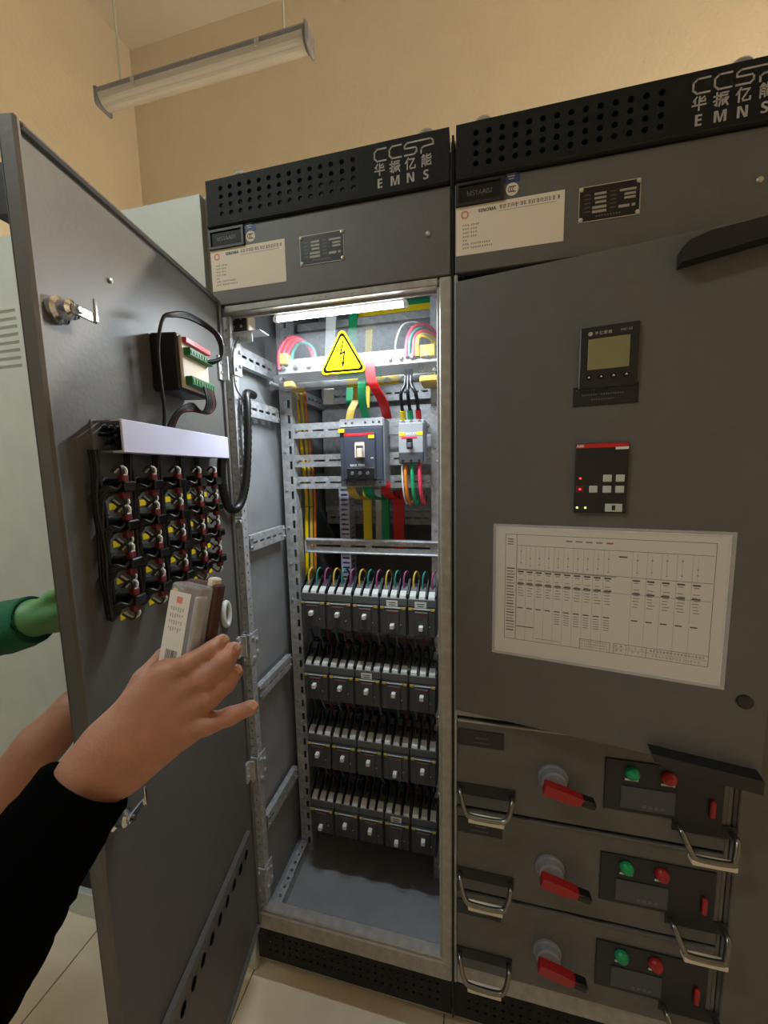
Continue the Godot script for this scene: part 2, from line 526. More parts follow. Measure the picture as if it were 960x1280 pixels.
func cabinet_head(root: Node3D, x0: float, w: float, plate_words: String) -> void:
	# black perforated header; local coordinates are the world's
	var holes := []
	for r in 4:
		for k in 14:
			var hx := x0 + 0.045 + k * 0.0262; var hy := 2.219 + r * 0.0195
			holes.append([hx - 0.008, hy - 0.008, hx + 0.008, hy + 0.008, 0.72])
	var m := MB.new()
	m.plate(x0 + 0.004, 2.197, x0 + w - 0.004, 2.30, -0.002, 0.004, holes)
	m.box(V(x0 + 0.004, 2.296, -0.05), V(x0 + w - 0.004, 2.30, -0.002))
	m.box(V(x0 + 0.004, 2.188, -0.03), V(x0 + w - 0.004, 2.197, 0.010), 0.003)
	m.box(V(x0 + 0.004, 2.188, -0.03), V(x0 + 0.008, 2.30, -0.002))
	m.box(V(x0 + w - 0.008, 2.188, -0.03), V(x0 + w - 0.004, 2.30, -0.002))
	var hd := part("header_panel", m, M.dark, root, "black perforated header panel")
	# lettering
	var g := MB.new()
	var lx := x0 + 0.436
	var C := [[1, 1, .25, 1, 0, .75, 0, .25, .25, 0, 1, 0]]
	strokes(g, C, V(lx, 2.262, 0.004), Vector2(0.026, 0.024), 0.003)
	strokes(g, C, V(lx + 0.034, 2.262, 0.004), Vector2(0.026, 0.024), 0.003)
	strokes(g, [[1, 1, .2, 1, 0, .8, 0, .55, 1, .55, 1, .2, .8, 0, 0, 0]], V(lx + 0.068, 2.262, 0.004), Vector2(0.026, 0.024), 0.003)
	strokes(g, [[-.3, 1, .8, 1, 1, .8, 1, .5, .2, .45, 0, .3, 0, -.05]], V(lx + 0.104, 2.262, 0.004), Vector2(0.026, 0.024), 0.003)
	part("lettering", g, M.silver_ink, hd, "silver line logo reading CCSP")
	var h := MB.new()
	var ch := ["hua", "zhen", "yi", "neng"]
	for k in 4: strokes(h, CJK[ch[k]], V(lx + k * 0.0345, 2.234, 0.004), Vector2(0.022, 0.022), 0.0026)
	part("lettering", h, M.silver_ink, hd, "four silver Chinese characters")
	for k in 4:
		text("lettering", "EMNS"[k], 0.019, at(lx + 0.011 + k * 0.0345, 2.2165, 0.0045), M.silver_ink, hd, true)
	# grey fascia
	var p := MB.new()
	p.box(V(x0 + 0.002, 2.008, -0.02), V(x0 + w - 0.002, 2.188, 0.002), 0.002)
	var fa := part("fascia_panel", p, M.grey, root)
	var sc := MB.new()
	sc.lathe([[0.0055, 0], [0.0055, 0.002], [0.004, 0.004], [0.0, 0.0045]], 10, at(x0 + 0.553, 2.098, 0.002))
	part("screw", sc, M.bolt, fa)
	# lifting lugs on the roof
	for lxx: float in [x0 + 0.06, x0 + w - 0.06]:
		var lug := MB.new()
		var ring_pts := []
		for k in 17: ring_pts.append(V(lxx + cos(TAU * k / 16) * 0.017, 2.335 + sin(TAU * k / 16) * 0.017, -0.06))
		lug.tube(ring_pts, 0.006, 8, false)
		lug.cyl(V(lxx, 2.30, -0.06), V(lxx, 2.32, -0.06), 0.012, 12)
		part("lifting_eye", lug, M.zinc_dull, root)
	# name plate with four corner screws, number plate, stickers
	var im := Image.create(256, 152, false, Image.FORMAT_RGB8)
	im.fill(Color(0.10, 0.09, 0.085))
	for r in [[0, 0, 256, 4], [0, 148, 256, 4], [0, 0, 4, 152], [252, 0, 4, 152]]: im.fill_rect(Rect2i(r[0], r[1], r[2], r[3]), Color(0.66, 0.63, 0.58))
	for r in [[66, 32, 50, 10], [66, 50, 50, 10], [70, 68, 46, 10], [58, 88, 60, 12], [58, 106, 60, 12], [170, 34, 68, 10], [190, 52, 46, 10], [190, 68, 46, 10], [168, 100, 44, 12], [222, 100, 14, 12]]: im.fill_rect(Rect2i(r[0], r[1], r[2], r[3]), Color(0.62, 0.59, 0.54))
	for k in 9: im.fill_rect(Rect2i(74 + k * 12, 128, 7, 7), Color(0.40, 0.38, 0.35))
	for k in 5: im.fill_rect(Rect2i(24, 34 + k * 18, 26, 5), Color(0.34, 0.32, 0.30))
	for k in 5: im.fill_rect(Rect2i(132, 34 + k * 17, 26, 5), Color(0.34, 0.32, 0.30))
	var np := thing("name_plate", "small black metal rating plate with silver bars, %s" % plate_words, "plate", at(x0 + 0.303, 2.104, 0.0021), "rating plates on the cabinet fascias")
	part("plate", sheet(0.111, 0.066, 0.001), print_mat(im, 0.35), np)
	for sx: float in [-1, 1]:
		for sy: float in [-1, 1]:
			var s2 := MB.new()
			s2.lathe([[0.004, 0], [0.004, 0.0015], [0.0, 0.003]], 8, at(sx * 0.051, sy * 0.028, 0.001))
			part("rivet", s2, M.bolt, np)

func sticker_image() -> Image:
	var im := Image.create(512, 230, false, Image.FORMAT_RGB8)
	im.fill(Color(0.87, 0.82, 0.75))
	for y in 60:
		for x in 60:
			var d := Vector2(x - 30, y - 30).length()
			if d > 12 and d < 20: im.set_pixel(14 + x, 8 + y, Color(0.78, 0.52, 0.42))
	var rng := RandomNumberGenerator.new()
	rng.seed = 11
	for k in 15: glyph(im, 212 + k * 19, 18, 15, 20, rng, Color(0.22, 0.20, 0.19))
	for k in 44: im.fill_rect(Rect2i(212 + k * 6, 44, 4, 3), Color(0.45, 0.42, 0.40))
	for r in 7:
		var n := [7, 6, 6, 6, 2, 12, 13]
		for k in n[r]:
			glyph(im, 34 + k * 11 + (6 if k > 2 else 0), 84 + r * 18, 9, 9, rng, Color(0.20, 0.19, 0.18))
	return im

func glyph(im: Image, x: int, y: int, w: int, h: int, rng: RandomNumberGenerator, c: Color) -> void:
	for k in 3:
		im.fill_rect(Rect2i(x + rng.randi_range(0, 2), y + int(h * k / 3.0) + 1, w - rng.randi_range(1, 4), maxi(1, h / 8)), c)
	for k in 2:
		im.fill_rect(Rect2i(x + 1 + rng.randi_range(0, w - 3), y, maxi(1, w / 7), h - rng.randi_range(0, 3)), c)

func stickers(x0: float, w: float, number: String, where: String, sk: Material) -> void:
	var s := thing("asset_sticker", "cream paper sticker printed with company name and lines, %s" % where, "sticker", at(x0 + 0.004 + w / 2, 2.091, 0.0022), "paper stickers on the cabinet fascias")
	part("paper", sheet(w, 0.097), sk, s)
	text("lettering", "SINOMA", 0.0066, at(-w / 2 + 0.3 * w, 0.036, 0.0005), M.ink, s, true, 0.0002)
	var n := thing("number_plate", "black plastic cabinet number holder reading %s" % number, "sign", at(x0 + 0.053, 2.1625, 0.0022), "number plates on the cabinet fascias")
	var fr := MB.new()
	fr.plate(-0.049, -0.0225, 0.049, 0.0225, 0, 0.005, [[-0.043, -0.017, 0.043, 0.017]])
	part("frame", fr, M.black, n)
	part("insert", sheet(0.088, 0.036, 0.002), M.black_gloss, n)
	text("lettering", number, 0.009, at(0, 0, 0.0022), M.dim_ink, n, false, 0.0002)
	var b := thing("blue_sticker", "tiny blue sticker beside the number plate %s" % number, "sticker", at(x0 + 0.119, 2.182, 0.0022), "blue stickers on the cabinet fascias")
	part("paper", sheet(0.03, 0.024), M.blue, b)
	for k in 3:
		var ln := sheet(0.018 - k * 0.004, 0.002, 0.0002)
		var o := part("print", ln, M.silver_ink, b); o.position = V(-0.002, 0.006 - k * 0.005, 0.0004)
	var r := thing("round_sticker", "round white certification sticker reading CCC beside plate %s" % number, "sticker", at(x0 + 0.119, 2.158, 0.0022), "round stickers on the cabinet fascias")
	var rd := MB.new()
	rd.lathe([[0.0125, 0], [0.0125, 0.0004], [0, 0.0004]], 24)
	part("paper", rd, M.cream, r)
	var cc := MB.new()
	for k in 3: strokes(cc, [[1, 1, .4, 1, 0, .7, 0, .3, .4, 0, 1, 0]], V(-0.008 + k * 0.0045, -0.005, 0.0004), Vector2(0.006, 0.010), 0.0014, 0.0002)
	part("print", cc, M.ink, r)

func slot_bar(length: float, h: float, slot: float, gap: float, flange: float, slot_h := 0.008) -> MB:
	# a C rail along x (0 to length), face at z=0 with a row of slots, flanges turned back
	var b := MB.new()
	var holes := []
	var x := gap
	while x + slot < length:
		holes.append([x, -slot_h / 2, x + slot, slot_h / 2])
		x += slot + gap
	b.plate(0, -h / 2, length, h / 2, -0.002, 0, holes)
	b.box(V(0, h / 2 - 0.002, -flange), V(length, h / 2, -0.002))
	b.box(V(0, -h / 2, -flange), V(length, -h / 2 + 0.002, -0.002))
	return b

func perf_post(x: float, z: float, y0: float, y1: float, w: float, pitch: float, hs: float) -> MB:
	# front face with holes, and the side face turned back on its right
	var b := MB.new()
	var holes := []
	var y := y0 + pitch
	while y < y1 - pitch:
		holes.append([x + w / 2 - hs / 2, y - hs / 2, x + w / 2 + hs / 2, y + hs / 2])
		y += pitch
	b.plate(x, y0, x + w, y1, z - 0.002, z, holes)
	b.xf = Transform3D(Basis(V(0, 0, -1), Vector3.UP, V(1, 0, 0)), V(x + w, 0, z))
	var h2 := []
	y = y0 + pitch
	while y < y1 - pitch:
		h2.append([w / 2 - hs / 2, y - hs / 2, w / 2 + hs / 2, y + hs / 2])
		y += pitch
	b.plate(0.002, y0, w, y1, -0.002, 0, h2)
	b.xf = Transform3D()
	b.box(V(x, y0, z - w), V(x + 0.002, y1, z - 0.002))
	return b
var open_root: Node3D
var sticker_mat: Material

func shell(root: Node3D, x0: float, w: float, d: float, front: bool) -> void:
	for a in [[x0, x0 + 0.002, "side_panel"], [x0 + w - 0.002, x0 + w, "side_panel"]]:
		var m := MB.new()
		m.box(V(a[0], 0.16, -d), V(a[1], 2.29, -0.021))
		part(a[2], m, M.panel if front else M.grey, root)
	var bk := MB.new()
	bk.box(V(x0, 0.16, -d - 0.002), V(x0 + w, 2.29, -d))
	part("back_panel", bk, M.panel, root)
	var tp := MB.new()
	tp.box(V(x0 + 0.002, 2.288, -d), V(x0 + w - 0.002, 2.30, -0.05), 0.003)
	part("roof_panel", tp, M.grey, root)
	var ft := MB.new()
	ft.box(V(x0 + 0.002, 0.150, -d), V(x0 + w - 0.002, 0.16, -0.022))
	part("floor_plate", ft, M.panel, root, "grey steel floor plate")
	var pl := MB.new()
	var holes := []
	for r in 3:
		for k in 24:
			var hx := x0 + 0.04 + k * (w - 0.08) / 23.0; var hy := 0.088 + r * 0.026
			holes.append([hx - 0.008, hy - 0.008, hx + 0.008, hy + 0.008, 0.5])
	pl.plate(x0, 0.06, x0 + w, 0.168, -0.012, -0.009, holes)
	pl.box(V(x0, 0.163, -0.05), V(x0 + w, 0.171, -0.004), 0.002)
	pl.box(V(x0, 0.052, -0.04), V(x0 + w, 0.06, -0.009))
	part("plinth_grille", pl, M.dark, root, "black perforated plinth cover")
	var bs := MB.new()
	bs.box(V(x0 + 0.01, 0.0, -d + 0.05), V(x0 + w - 0.01, 0.052, -0.035), 0.002)
	bs.box(V(x0 + 0.01, 0.045, -0.036), V(x0 + w - 0.01, 0.052, -0.012))
	part("base_channel", bs, M.zinc_dull, root)

func open_cabinet() -> void:
	open_root = thing("switchgear_cabinet", "grey switchgear cabinet standing open with rows of breakers inside", "cabinet")
	var root := open_root
	shell(root, 0.0, 0.604, 0.9, true)
	sticker_mat = print_mat(sticker_image())
	cabinet_head(root, 0.0, 0.604, "on the open cabinet")
	stickers(0.0, 0.205, "MS1AA01", "on the open cabinet", sticker_mat)
	# front frame
	var t := MB.new()
	t.box(V(0.03, 1.990, -0.03), V(0.574, 2.007, -0.001), 0.002)
	t.box(V(0.03, 1.984, -0.032), V(0.574, 1.992, -0.026), 0.001)
	for k in 6: t.cyl(V(0.24 + k * 0.033, 1.9985, -0.001), V(0.24 + k * 0.033, 1.9985, 0.0005), 0.003, 8)
	part("top_frame", t, M.zinc_dull, root, "bare steel rail above the opening")
	var s := MB.new()
	s.box(V(0.0, 0.171, -0.02), V(0.604, 0.226, 0.0), 0.003)
	s.box(V(0.02, 0.222, -0.035), V(0.59, 0.237, -0.004), 0.003)
	part("sill", s, M.zinc_dull, root, "bare steel sill under the opening")
	var rp := MB.new()
	rp.box(V(0.577, 0.226, -0.03), V(0.604, 2.007, 0.0), 0.003)
	rp.box(V(0.571, 0.232, -0.034), V(0.578, 1.99, -0.006), 0.001)
	for k in 7: rp.bolt(V(0.5705, 0.5 + k * 0.22, -0.02), V(-1, 0, 0), 0.004)
	part("post", rp, M.zinc_dull, root, "bare steel front post beside the closed cabinet")
	var lp := MB.new()
	lp.box(V(0.0, 0.226, -0.02), V(0.012, 2.007, -0.004), 0.002)
	part("gasket", lp, M.rubber, root)
	var lq := perf_post(0.012, -0.012, 0.226, 1.985, 0.024, 0.025, 0.006)
	part("post", lq, M.zinc, root, "perforated steel post at the hinge side")
	# posts at mid depth and at the back, with long slots
	for a in [[0.030, -0.268], [0.528, -0.268], [0.03, -0.82], [0.528, -0.82]]:
		var mp := MB.new()
		var holes := []
		var y := 0.19
		while y < 2.2:
			holes.append([a[0] + 0.027, y, a[0] + 0.036, y + 0.026])
			y += 0.05
		mp.plate(a[0], 0.16, a[0] + 0.044, 2.28, a[1] - 0.002, a[1], holes)
		mp.xf = Transform3D(Basis(V(0, 0, -1), Vector3.UP, V(1, 0, 0)), V(a[0] + 0.044, 0, a[1]))
		mp.plate(0.002, 0.16, 0.04, 2.28, -0.002, 0, [])
		mp.xf = Transform3D()
		mp.box(V(a[0], 0.16, a[1] - 0.04), V(a[0] + 0.002, 2.28, a[1] - 0.002))
		var y2 := 0.25
		while y2 < 1.9:
			mp.bolt(V(a[0] + 0.012, y2, a[1]), V(0, 0, 1), 0.005, 0.004)
			y2 += 0.127
		part("post", mp, M.zinc, root, "slotted steel mounting post")
	# side rails between the front and the middle posts
	for y: float in [1.765, 1.378, 0.918, 0.487]:
		for sx: int in [0, 1]:
			var b := slot_bar(0.205, 0.046, 0.025, 0.012, 0.018)
			b.xf = Transform3D()
			var o := part("side_rail", b, M.zinc, root, "slotted steel side rail")
			if sx == 0: o.transform = Transform3D(Basis(V(0, 0, -1), Vector3.UP, V(1, 0, 0)), V(0.032, y, -0.052))
			else: o.transform = Transform3D(Basis(V(0, 0, 1), Vector3.UP, V(-1, 0, 0)), V(0.574, y, -0.257))
			var bb := MB.new()
			for k: float in [0.006, 0.199]:
				for q: float in [-0.013, 0.013]: bb.bolt(V(k, q, 0), V(0, 0, 1), 0.0055, 0.004)
			part("bolt", bb, M.bolt, o)
	for a in [[1.90, -0.05, 0.20, 0.05], [1.86, -0.31, 0.45, 0.04], [1.55, -0.31, 0.45, 0.04]]:
		var b := slot_bar(a[2], a[3], 0.022, 0.012, 0.02)
		var o := part("side_rail", b, M.zinc, root, "slotted steel side rail")
		o.transform = Transform3D(Basis(V(0, 0, -1), Vector3.UP, V(1, 0, 0)), V(0.034, a[0], a[1]))
	# bottom side beam
	var bm := MB.new()
	var bh := []
	for k in 8: bh.append([0.02 + k * 0.027, -0.004, 0.028 + k * 0.027, 0.004])
	bm.xf = Transform3D(Basis(V(0, 0, -1), V(-1, 0, 0), V(0, 1, 0)), V(0.045, 0.20, -0.025))
	bm.plate(0, -0.014, 0.24, 0.014, -0.002, 0, bh)
	bm.xf = Transform3D()
	bm.box(V(0.057, 0.16, -0.265), V(0.059, 0.20, -0.025))
	part("side_rail", bm, M.zinc, root)
	# cross rails behind the big breakers
	for a in [[1.714, 0.048], [1.616, 0.040], [1.544, 0.040]]:
		var b := slot_bar(0.456, a[1], 0.040, 0.014, 0.02, 0.006)
		var o := part("cross_rail", b, M.zinc, root, "slotted steel cross rail")
		o.position = V(0.074, a[0], -0.27)
		for k: float in [0.012, 0.444]:
			var bb := MB.new(); bb.bolt(V(k, 0.0, 0), V(0, 0, 1), 0.006, 0.004)
			part("bolt", bb, M.bolt, o)
	var mr := slot_bar(0.45, 0.046, 0.19, 0.02, 0.012, 0.007)
	mr.box(V(0, 0.018, -0.001), V(0.45, 0.023, 0.012), 0.001)
	mr.box(V(0, -0.023, -0.001), V(0.45, -0.018, 0.012), 0.001)
	mr.box(V(0, -0.023, 0), V(0.006, 0.023, 0.012), 0.001)
	var mo := part("cross_rail", mr, M.zinc, root, "flanged steel rail with long slots above the breaker rows")
	mo.position = V(0.104, 1.334, -0.262)
	# rails that carry the breaker rows, and the rear rails
	for r in 4:
		for dy: float in [0.03, -0.045]:
			var b := slot_bar(0.456, 0.03, 0.03, 0.015, 0.015, 0.006)
			var o := part("cross_rail", b, M.zinc, root, "slotted steel cross rail")
			o.position = V(0.074, 1.125 - 0.25 * r + dy, -0.282)
	for a in [1.385, 1.88, 0.9]:
		var b := slot_bar(0.50, 0.055, 0.022, 0.014, 0.02, 0.007)
		var o := part("cross_rail", b, M.zinc, root, "slotted steel cross rail")
		o.position = V(0.05, a, -0.60)
	# partition plate behind the busbars
	var pp := MB.new()
	pp.box(V(0.02, 1.40, -0.665), V(0.584, 2.26, -0.660))
	part("partition", pp, M.zinc, root, "bright galvanised partition plate")
	# hinges
	for y: float in [1.885, 1.08, 0.70, 0.33]:
		var h := MB.new()
		h.box(V(0.004, y - 0.045, -0.010), V(0.040, y + 0.045, -0.005), 0.001)
		h.xf = Transform3D(Basis(Vector3.UP, 0.0), V(0, 0, 0))
		h.box(V(0.036, y - 0.045, -0.05), V(0.040, y + 0.045, -0.007), 0.001)
		for k: float in [-0.03, 0.03]:
			h.bolt(V(0.018, y + k, -0.005), V(0, 0, 1), 0.006, 0.005)
			h.bolt(V(0.040, y + k, -0.022), V(1, 0, 0), 0.0055, 0.005)
			h.bolt(V(0.040, y + k * 0.6, -0.04), V(1, 0, 0), 0.0055, 0.005)
		h.cyl(V(0.012, y - 0.04, 0.004), V(0.012, y - 0.018, 0.004), 0.007, 12)
		h.cyl(V(0.012, y + 0.018, 0.004), V(0.012, y + 0.04, 0.004), 0.007, 12)
		h.cyl(V(0.012, y - 0.02, 0.004), V(0.012, y + 0.02, 0.004), 0.004, 10)
		part("hinge", h, M.zinc, root, "bolted zinc hinge")
	# junction plates where the rails meet the hinge post
	for y: float in [1.45]:
		var j := MB.new()
		j.box(V(-0.002, y - 0.012, -0.011), V(0.04, y + 0.012, -0.006), 0.002)
		for k in 3: j.bolt(V(0.004 + k * 0.015, y, -0.006), V(0, 0, 1), 0.006, 0.006)
		part("bracket", j, M.zinc, root)

func cabinet_door() -> void:
	# local: x towards the hinge (u = -x), z out of the inner face
	var W := 0.522
	var Y0 := 0.20; var Y1 := 2.018
	var holes := []
	for k in 11:
		var u := 0.055 + k * 0.039
		holes.append([-u - 0.013, 0.474, -u + 0.013, 0.506, 0.85])
	var m := MB.new()
	m.plate(-W + 0.008, Y0 + 0.008, -0.012, Y1 - 0.008, -0.0015, 0.0, holes)
	var leaf := part("door", m, M.grey, open_root, "open steel door, inner side with gear")
	leaf.transform = on_door(0, 0, -0.004)
	# folded edges
	for a in [[V(-W, Y0, -0.012), V(-W + 0.010, Y1, 0.012)], [V(-0.014, Y0, -0.012), V(-0.006, Y1, 0.010)], [V(-W + 0.01, Y1 - 0.009, -0.012), V(-0.014, Y1, 0.010)], [V(-W + 0.01, Y0, -0.012), V(-0.014, Y0 + 0.009, 0.010)]]:
		var b := MB.new()
		b.box(a[0], a[1], 0.0035)
		part("edge_fold", b, M.grey, leaf)
	var o := MB.new()
	o.box(V(-W + 0.002, Y0 + 0.002, -0.0135), V(-0.008, Y1 - 0.002, -0.0105), 0.001)
	part("outer_skin", o, M.grey, leaf)
	# stiffening bar above the vent holes
	var st := MB.new()
	st.box(V(-0.49, 0.538, 0.0), V(-0.05, 0.566, 0.014), 0.003)
	part("stiffener", st, M.grey, leaf)
	# latches: round boss with a bent cam
	for ly: float in [1.808, 1.045]:
		var l := MB.new()
		l.lathe([[0.018, 0], [0.018, 0.008], [0.013, 0.012], [0.013, 0.024], [0.008, 0.027], [0.0, 0.027]], 16, at(-0.482, ly, 0.0))
		part("latch", l, M.chrome, leaf, "chrome quarter-turn latch")
		var cmn := MB.new()
		cmn.xf = at(-0.482, ly, 0.027)
		cmn.box(V(-0.006, -0.007, 0), V(0.034, 0.007, 0.004), 0.0012)
		cmn.box(V(0.028, -0.006, 0.003), V(0.033, 0.026, 0.007), 0.001)
		cmn.bolt(V(0, 0, 0.004), V(0, 0, 1), 0.006, 0.005)
		part("latch_cam", cmn, M.chrome, leaf, "bent chrome latch cam")
	var sc := MB.new()
	sc.lathe([[0.004, 0], [0.004, 0.004], [0.0, 0.006]], 8, at(-0.376, 1.895, 0))
	part("screw", sc, M.bolt, leaf)
	# loop of the cable clip near the hinge
	var cl := MB.new()
	var pts := []
	for k in 25: pts.append(V(-0.085 + cos(TAU * k / 24) * 0.016, 1.222 + sin(TAU * k / 24) * 0.030, 0.006))
	cl.tube(pts, 0.007, 8, false)
	part("cable_clip", cl, M.lightgrey, leaf, "pale oval cable clip")
	# black pull on the outer side
	for hy: float in [1.95, 0.30]:
		var h := MB.new()
		h.xf = at(0, hy, 0)
		var pl := PackedVector2Array([Vector2(-0.50, -0.03), Vector2(-0.36, -0.02), Vector2(-0.34, 0.0), Vector2(-0.36, 0.022), Vector2(-0.50, 0.03)])
		h.prism(pl, -0.055, -0.013)
		part("pull", h, M.black, leaf, "black moulded pull")
	# small zinc strike near the hinge
	for sy: float in [1.85, 1.10, 0.72]:
		var k2 := MB.new()
		k2.box(V(-0.030, sy - 0.03, 0.0), V(-0.012, sy + 0.03, 0.006), 0.001)
		k2.box(V(-0.016, sy - 0.03, 0.0), V(-0.012, sy + 0.03, 0.022), 0.001)
		k2.bolt(V(-0.022, sy + 0.012, 0.006), V(0, 0, 1), 0.004)
		k2.bolt(V(-0.022, sy - 0.012, 0.006), V(0, 0, 1), 0.004)
		part("hinge_leaf", k2, M.zinc, leaf)

# ------------------------------------------------------------------ inside the open cabinet
func ribbon(p: Array, w: float, t: float, across := Vector3.RIGHT) -> MB:
	var b := MB.new()
	for i in p.size() - 1:
		var a: Vector3 = p[i]; var c: Vector3 = p[i + 1]
		var d := (c - a).normalized()
		var nn := across.cross(d).normalized() * t * 0.5
		var ww := across * w * 0.5
		var q := [a - ww - nn, a + ww - nn, a + ww + nn, a - ww + nn, c - ww - nn, c + ww - nn, c + ww + nn, c - ww + nn]
		b.quad(q[0], q[1], q[5], q[4]); b.quad(q[2], q[3], q[7], q[6]); b.quad(q[1], q[2], q[6], q[5]); b.quad(q[3], q[0], q[4], q[7])
		if i == 0: b.quad(q[0], q[3], q[2], q[1])
		if i == p.size() - 2: b.quad(q[4], q[5], q[6], q[7])
	return b

func wire(called: String, p: Array, r: float, m: Material, label: String, group := "", k := 8) -> MeshInstance3D:
	var b := MB.new()
	b.tube(smooth(p, 6), r, k)
	return solo(called, b, m, label, "wire" if r < 0.004 else "cable", group)

func lead(parent: Node, p: Array, r: float, m: Material) -> void:
	var b := MB.new()
	b.tube(smooth(p, 6), r, 8)
	part("wire", b, m, parent)

func inside() -> void:
	# LED strip under the top rail
	var lt := thing("led_strip_light", "bright white LED strip light under the top rail of the open cabinet", "light", at(0.32, 1.979, -0.05))
	var h := MB.new()
	h.box(V(-0.175, 0.005, -0.005), V(0.175, 0.010, 0.005), 0.001)
	part("housing", h, M.white, lt)
	var tb := MB.new()
	tb.tube([V(-0.168, -0.001, 0), V(0.168, -0.001, 0)], 0.0052, 12)
	part("tube", tb, M.led, lt)
	for s: float in [-1, 1]:
		var c := MB.new()
		c.box(V(s * 0.172 - 0.006, -0.007, -0.007), V(s * 0.172 + 0.006, 0.006, 0.007), 0.002)
		part("end_cap", c, M.white, lt)
	area(lt, at(0, -0.0125, 0, Basis(Vector3.RIGHT, -PI / 2)), Vector2(0.33, 0.016), LED_ENERGY, LED_WHITE)

	# door switch on its bracket beside the hinge post
	var sw := thing("door_switch", "small black door switch box with cream side on a bracket", "switch", at(0.045, 1.952, -0.05))
	var b1 := MB.new(); b1.box(V(-0.018, 0, -0.012), V(0.028, 0.044, 0.022), 0.003)
	part("body", b1, M.black, sw)
	var b2 := MB.new(); b2.box(V(0.028, 0.002, -0.012), V(0.036, 0.042, 0.02), 0.002)
	part("cover", b2, M.cream, sw)
	var b3 := MB.new()
	for k: Array in [[-0.008, 0.012], [0.014, 0.012], [-0.008, 0.032], [0.014, 0.032]]: b3.bolt(V(k[0], k[1], 0.022), V(0, 0, 1), 0.004)
	part("terminal_screw", b3, M.bolt, sw)
	var b4 := MB.new(); b4.box(V(-0.03, -0.004, -0.02), V(0.07, -0.001, 0.025), 0.001); b4.box(V(-0.03, -0.03, 0.02), V(0.045, -0.001, 0.023), 0.001)
	for k in 3: b4.bolt(V(-0.015 + k * 0.02, -0.016, 0.023), V(0, 0, 1), 0.0035)
	part("bracket", b4, M.zinc, sw)

	# horizontal busbars with bolts and heat-shrink sleeves
	var bars := [
		[V(0.09, 1.868, -0.155), 0.40, 0.040, M.tin, "tin-plated front busbar crossing behind the clear cover", [0.02, 0.06, 0.10, 0.34, 0.37, 0.40, 0.44], []],
		[V(0.05, 1.853, -0.20), 0.48, 0.026, M.tin, "tin-plated middle busbar with green sleeve behind the front busbar", [0.03, 0.32, 0.46], [[0.21, 0.345, M.green]]],
		[V(0.05, 1.840, -0.25), 0.48, 0.026, M.tin, "tin-plated rear busbar with yellow sleeve behind the middle busbar", [0.35, 0.40], [[0.22, 0.385, M.yellow]]]]
	for a in bars:
		var o := thing("busbar", a[4], "busbar", at(a[0].x, a[0].y, a[0].z))
		var L: float = 0.56 - a[0].x
		var m := MB.new(); m.box(V(0, 0, -0.008), V(L, a[2], 0), 0.001)
		part("bar", m, a[3], o)
		for x: float in a[5]:
			var bm := MB.new()
			bm.lathe([[0.010, 0], [0.010, 0.0015], [0.0, 0.0015]], 14, at(x, a[2] * 0.45, 0))
			bm.bolt(V(x, a[2] * 0.45, 0.0015), V(0, 0, 1), 0.0075, 0.007)
			part("bolt", bm, M.bolt, o)
		for s in a[6]:
			var sm := MB.new(); sm.box(V(s[0], -0.0008, -0.009), V(s[1], a[2] + 0.0008, 0.0009), 0.0008)
			part("sleeve", sm, s[2], o)
	# insulating supports
	for a in [[0.115, 1.862, -0.16, 0.016], [0.533, 1.85, -0.165, 0.026]]:
		var m := MB.new()
		m.box(V(a[0] - a[3], a[1] - 0.030, a[2] - 0.10), V(a[0] + a[3], a[1] - 0.012, a[2] - 0.005), 0.004)
		m.box(V(a[0] - a[3] * 0.8, a[1] + 0.03, a[2] - 0.01), V(a[0] + a[3] * 0.8, a[1] + 0.062, a[2] + 0.018), 0.003)
		solo("busbar_support", m, M.amber, "amber moulded busbar support at the %s end of the front busbar" % ("hinge side" if a[0] < 0.3 else "closed cabinet"), "insulator", "amber busbar supports")
	# clear cover with the warning sign
	var cv := thing("clear_cover", "clear acrylic shield plate bolted in front of the busbars", "cover", at(0.322, 1.817, -0.12))
	var p := MB.new(); p.box(V(-0.25, 0, -0.003), V(0.248, 0.147, 0), 0.0008)
	part("plate", p, M.clear, cv)
	for x: float in [-0.236, 0.232]:
		var bm := MB.new(); bm.bolt(V(x, 0.02, 0), V(0, 0, 1), 0.006); bm.cyl(V(x, 0.02, -0.035), V(x, 0.02, -0.003), 0.005, 8)
		part("standoff", bm, M.bolt, cv)
	var sg := thing("warning_sign", "yellow triangular high-voltage warning sign with black bolt on clear cover", "sign", at(0.305, 1.852, -0.1195))
	var R := 0.075
	var tris := []
	for rr: Array in [[0.0, 0.010], [0.005, 0.008], [0.0125, 0.005]]:
		var poly := PackedVector2Array()
		for k in 3:
			var cdir := PI / 2 + TAU * k / 3
			var inset: float = (R - rr[0] * 1.6) - rr[1] * 2
			for q in 5:
				var ad := cdir - PI / 3 + (TAU / 3) * q / 4.0
				poly.append(Vector2(cos(cdir), sin(cdir)) * (inset + 0.006) + Vector2(cos(ad), sin(ad)) * rr[1] + Vector2(0, 0.036))
		tris.append(poly)
	var t0 := MB.new(); t0.prism(tris[0], 0, 0.001); part("plate", t0, M.sign_yellow, sg)
	var t1 := MB.new(); t1.prism(tris[1], 0.001, 0.0013); part("border", t1, M.ink, sg)
	var t2 := MB.new(); t2.prism(tris[2], 0.0013, 0.0016); part("field", t2, M.sign_yellow, sg)
	var t3 := MB.new()
	strokes(t3, [[.62, 1, .2, .52], [.2, .52, .8, .60], [.8, .60, .55, .18]], V(-0.010, 0.012, 0.0016), Vector2(0.020, 0.066), 0.0042, 0.0006)
	t3.prism(PackedVector2Array([Vector2(0.0005, 0.010), Vector2(0.0065, 0.026), Vector2(-0.0045, 0.025)]), 0.0016, 0.002)
	part("bolt_symbol", t3, M.ink, sg)

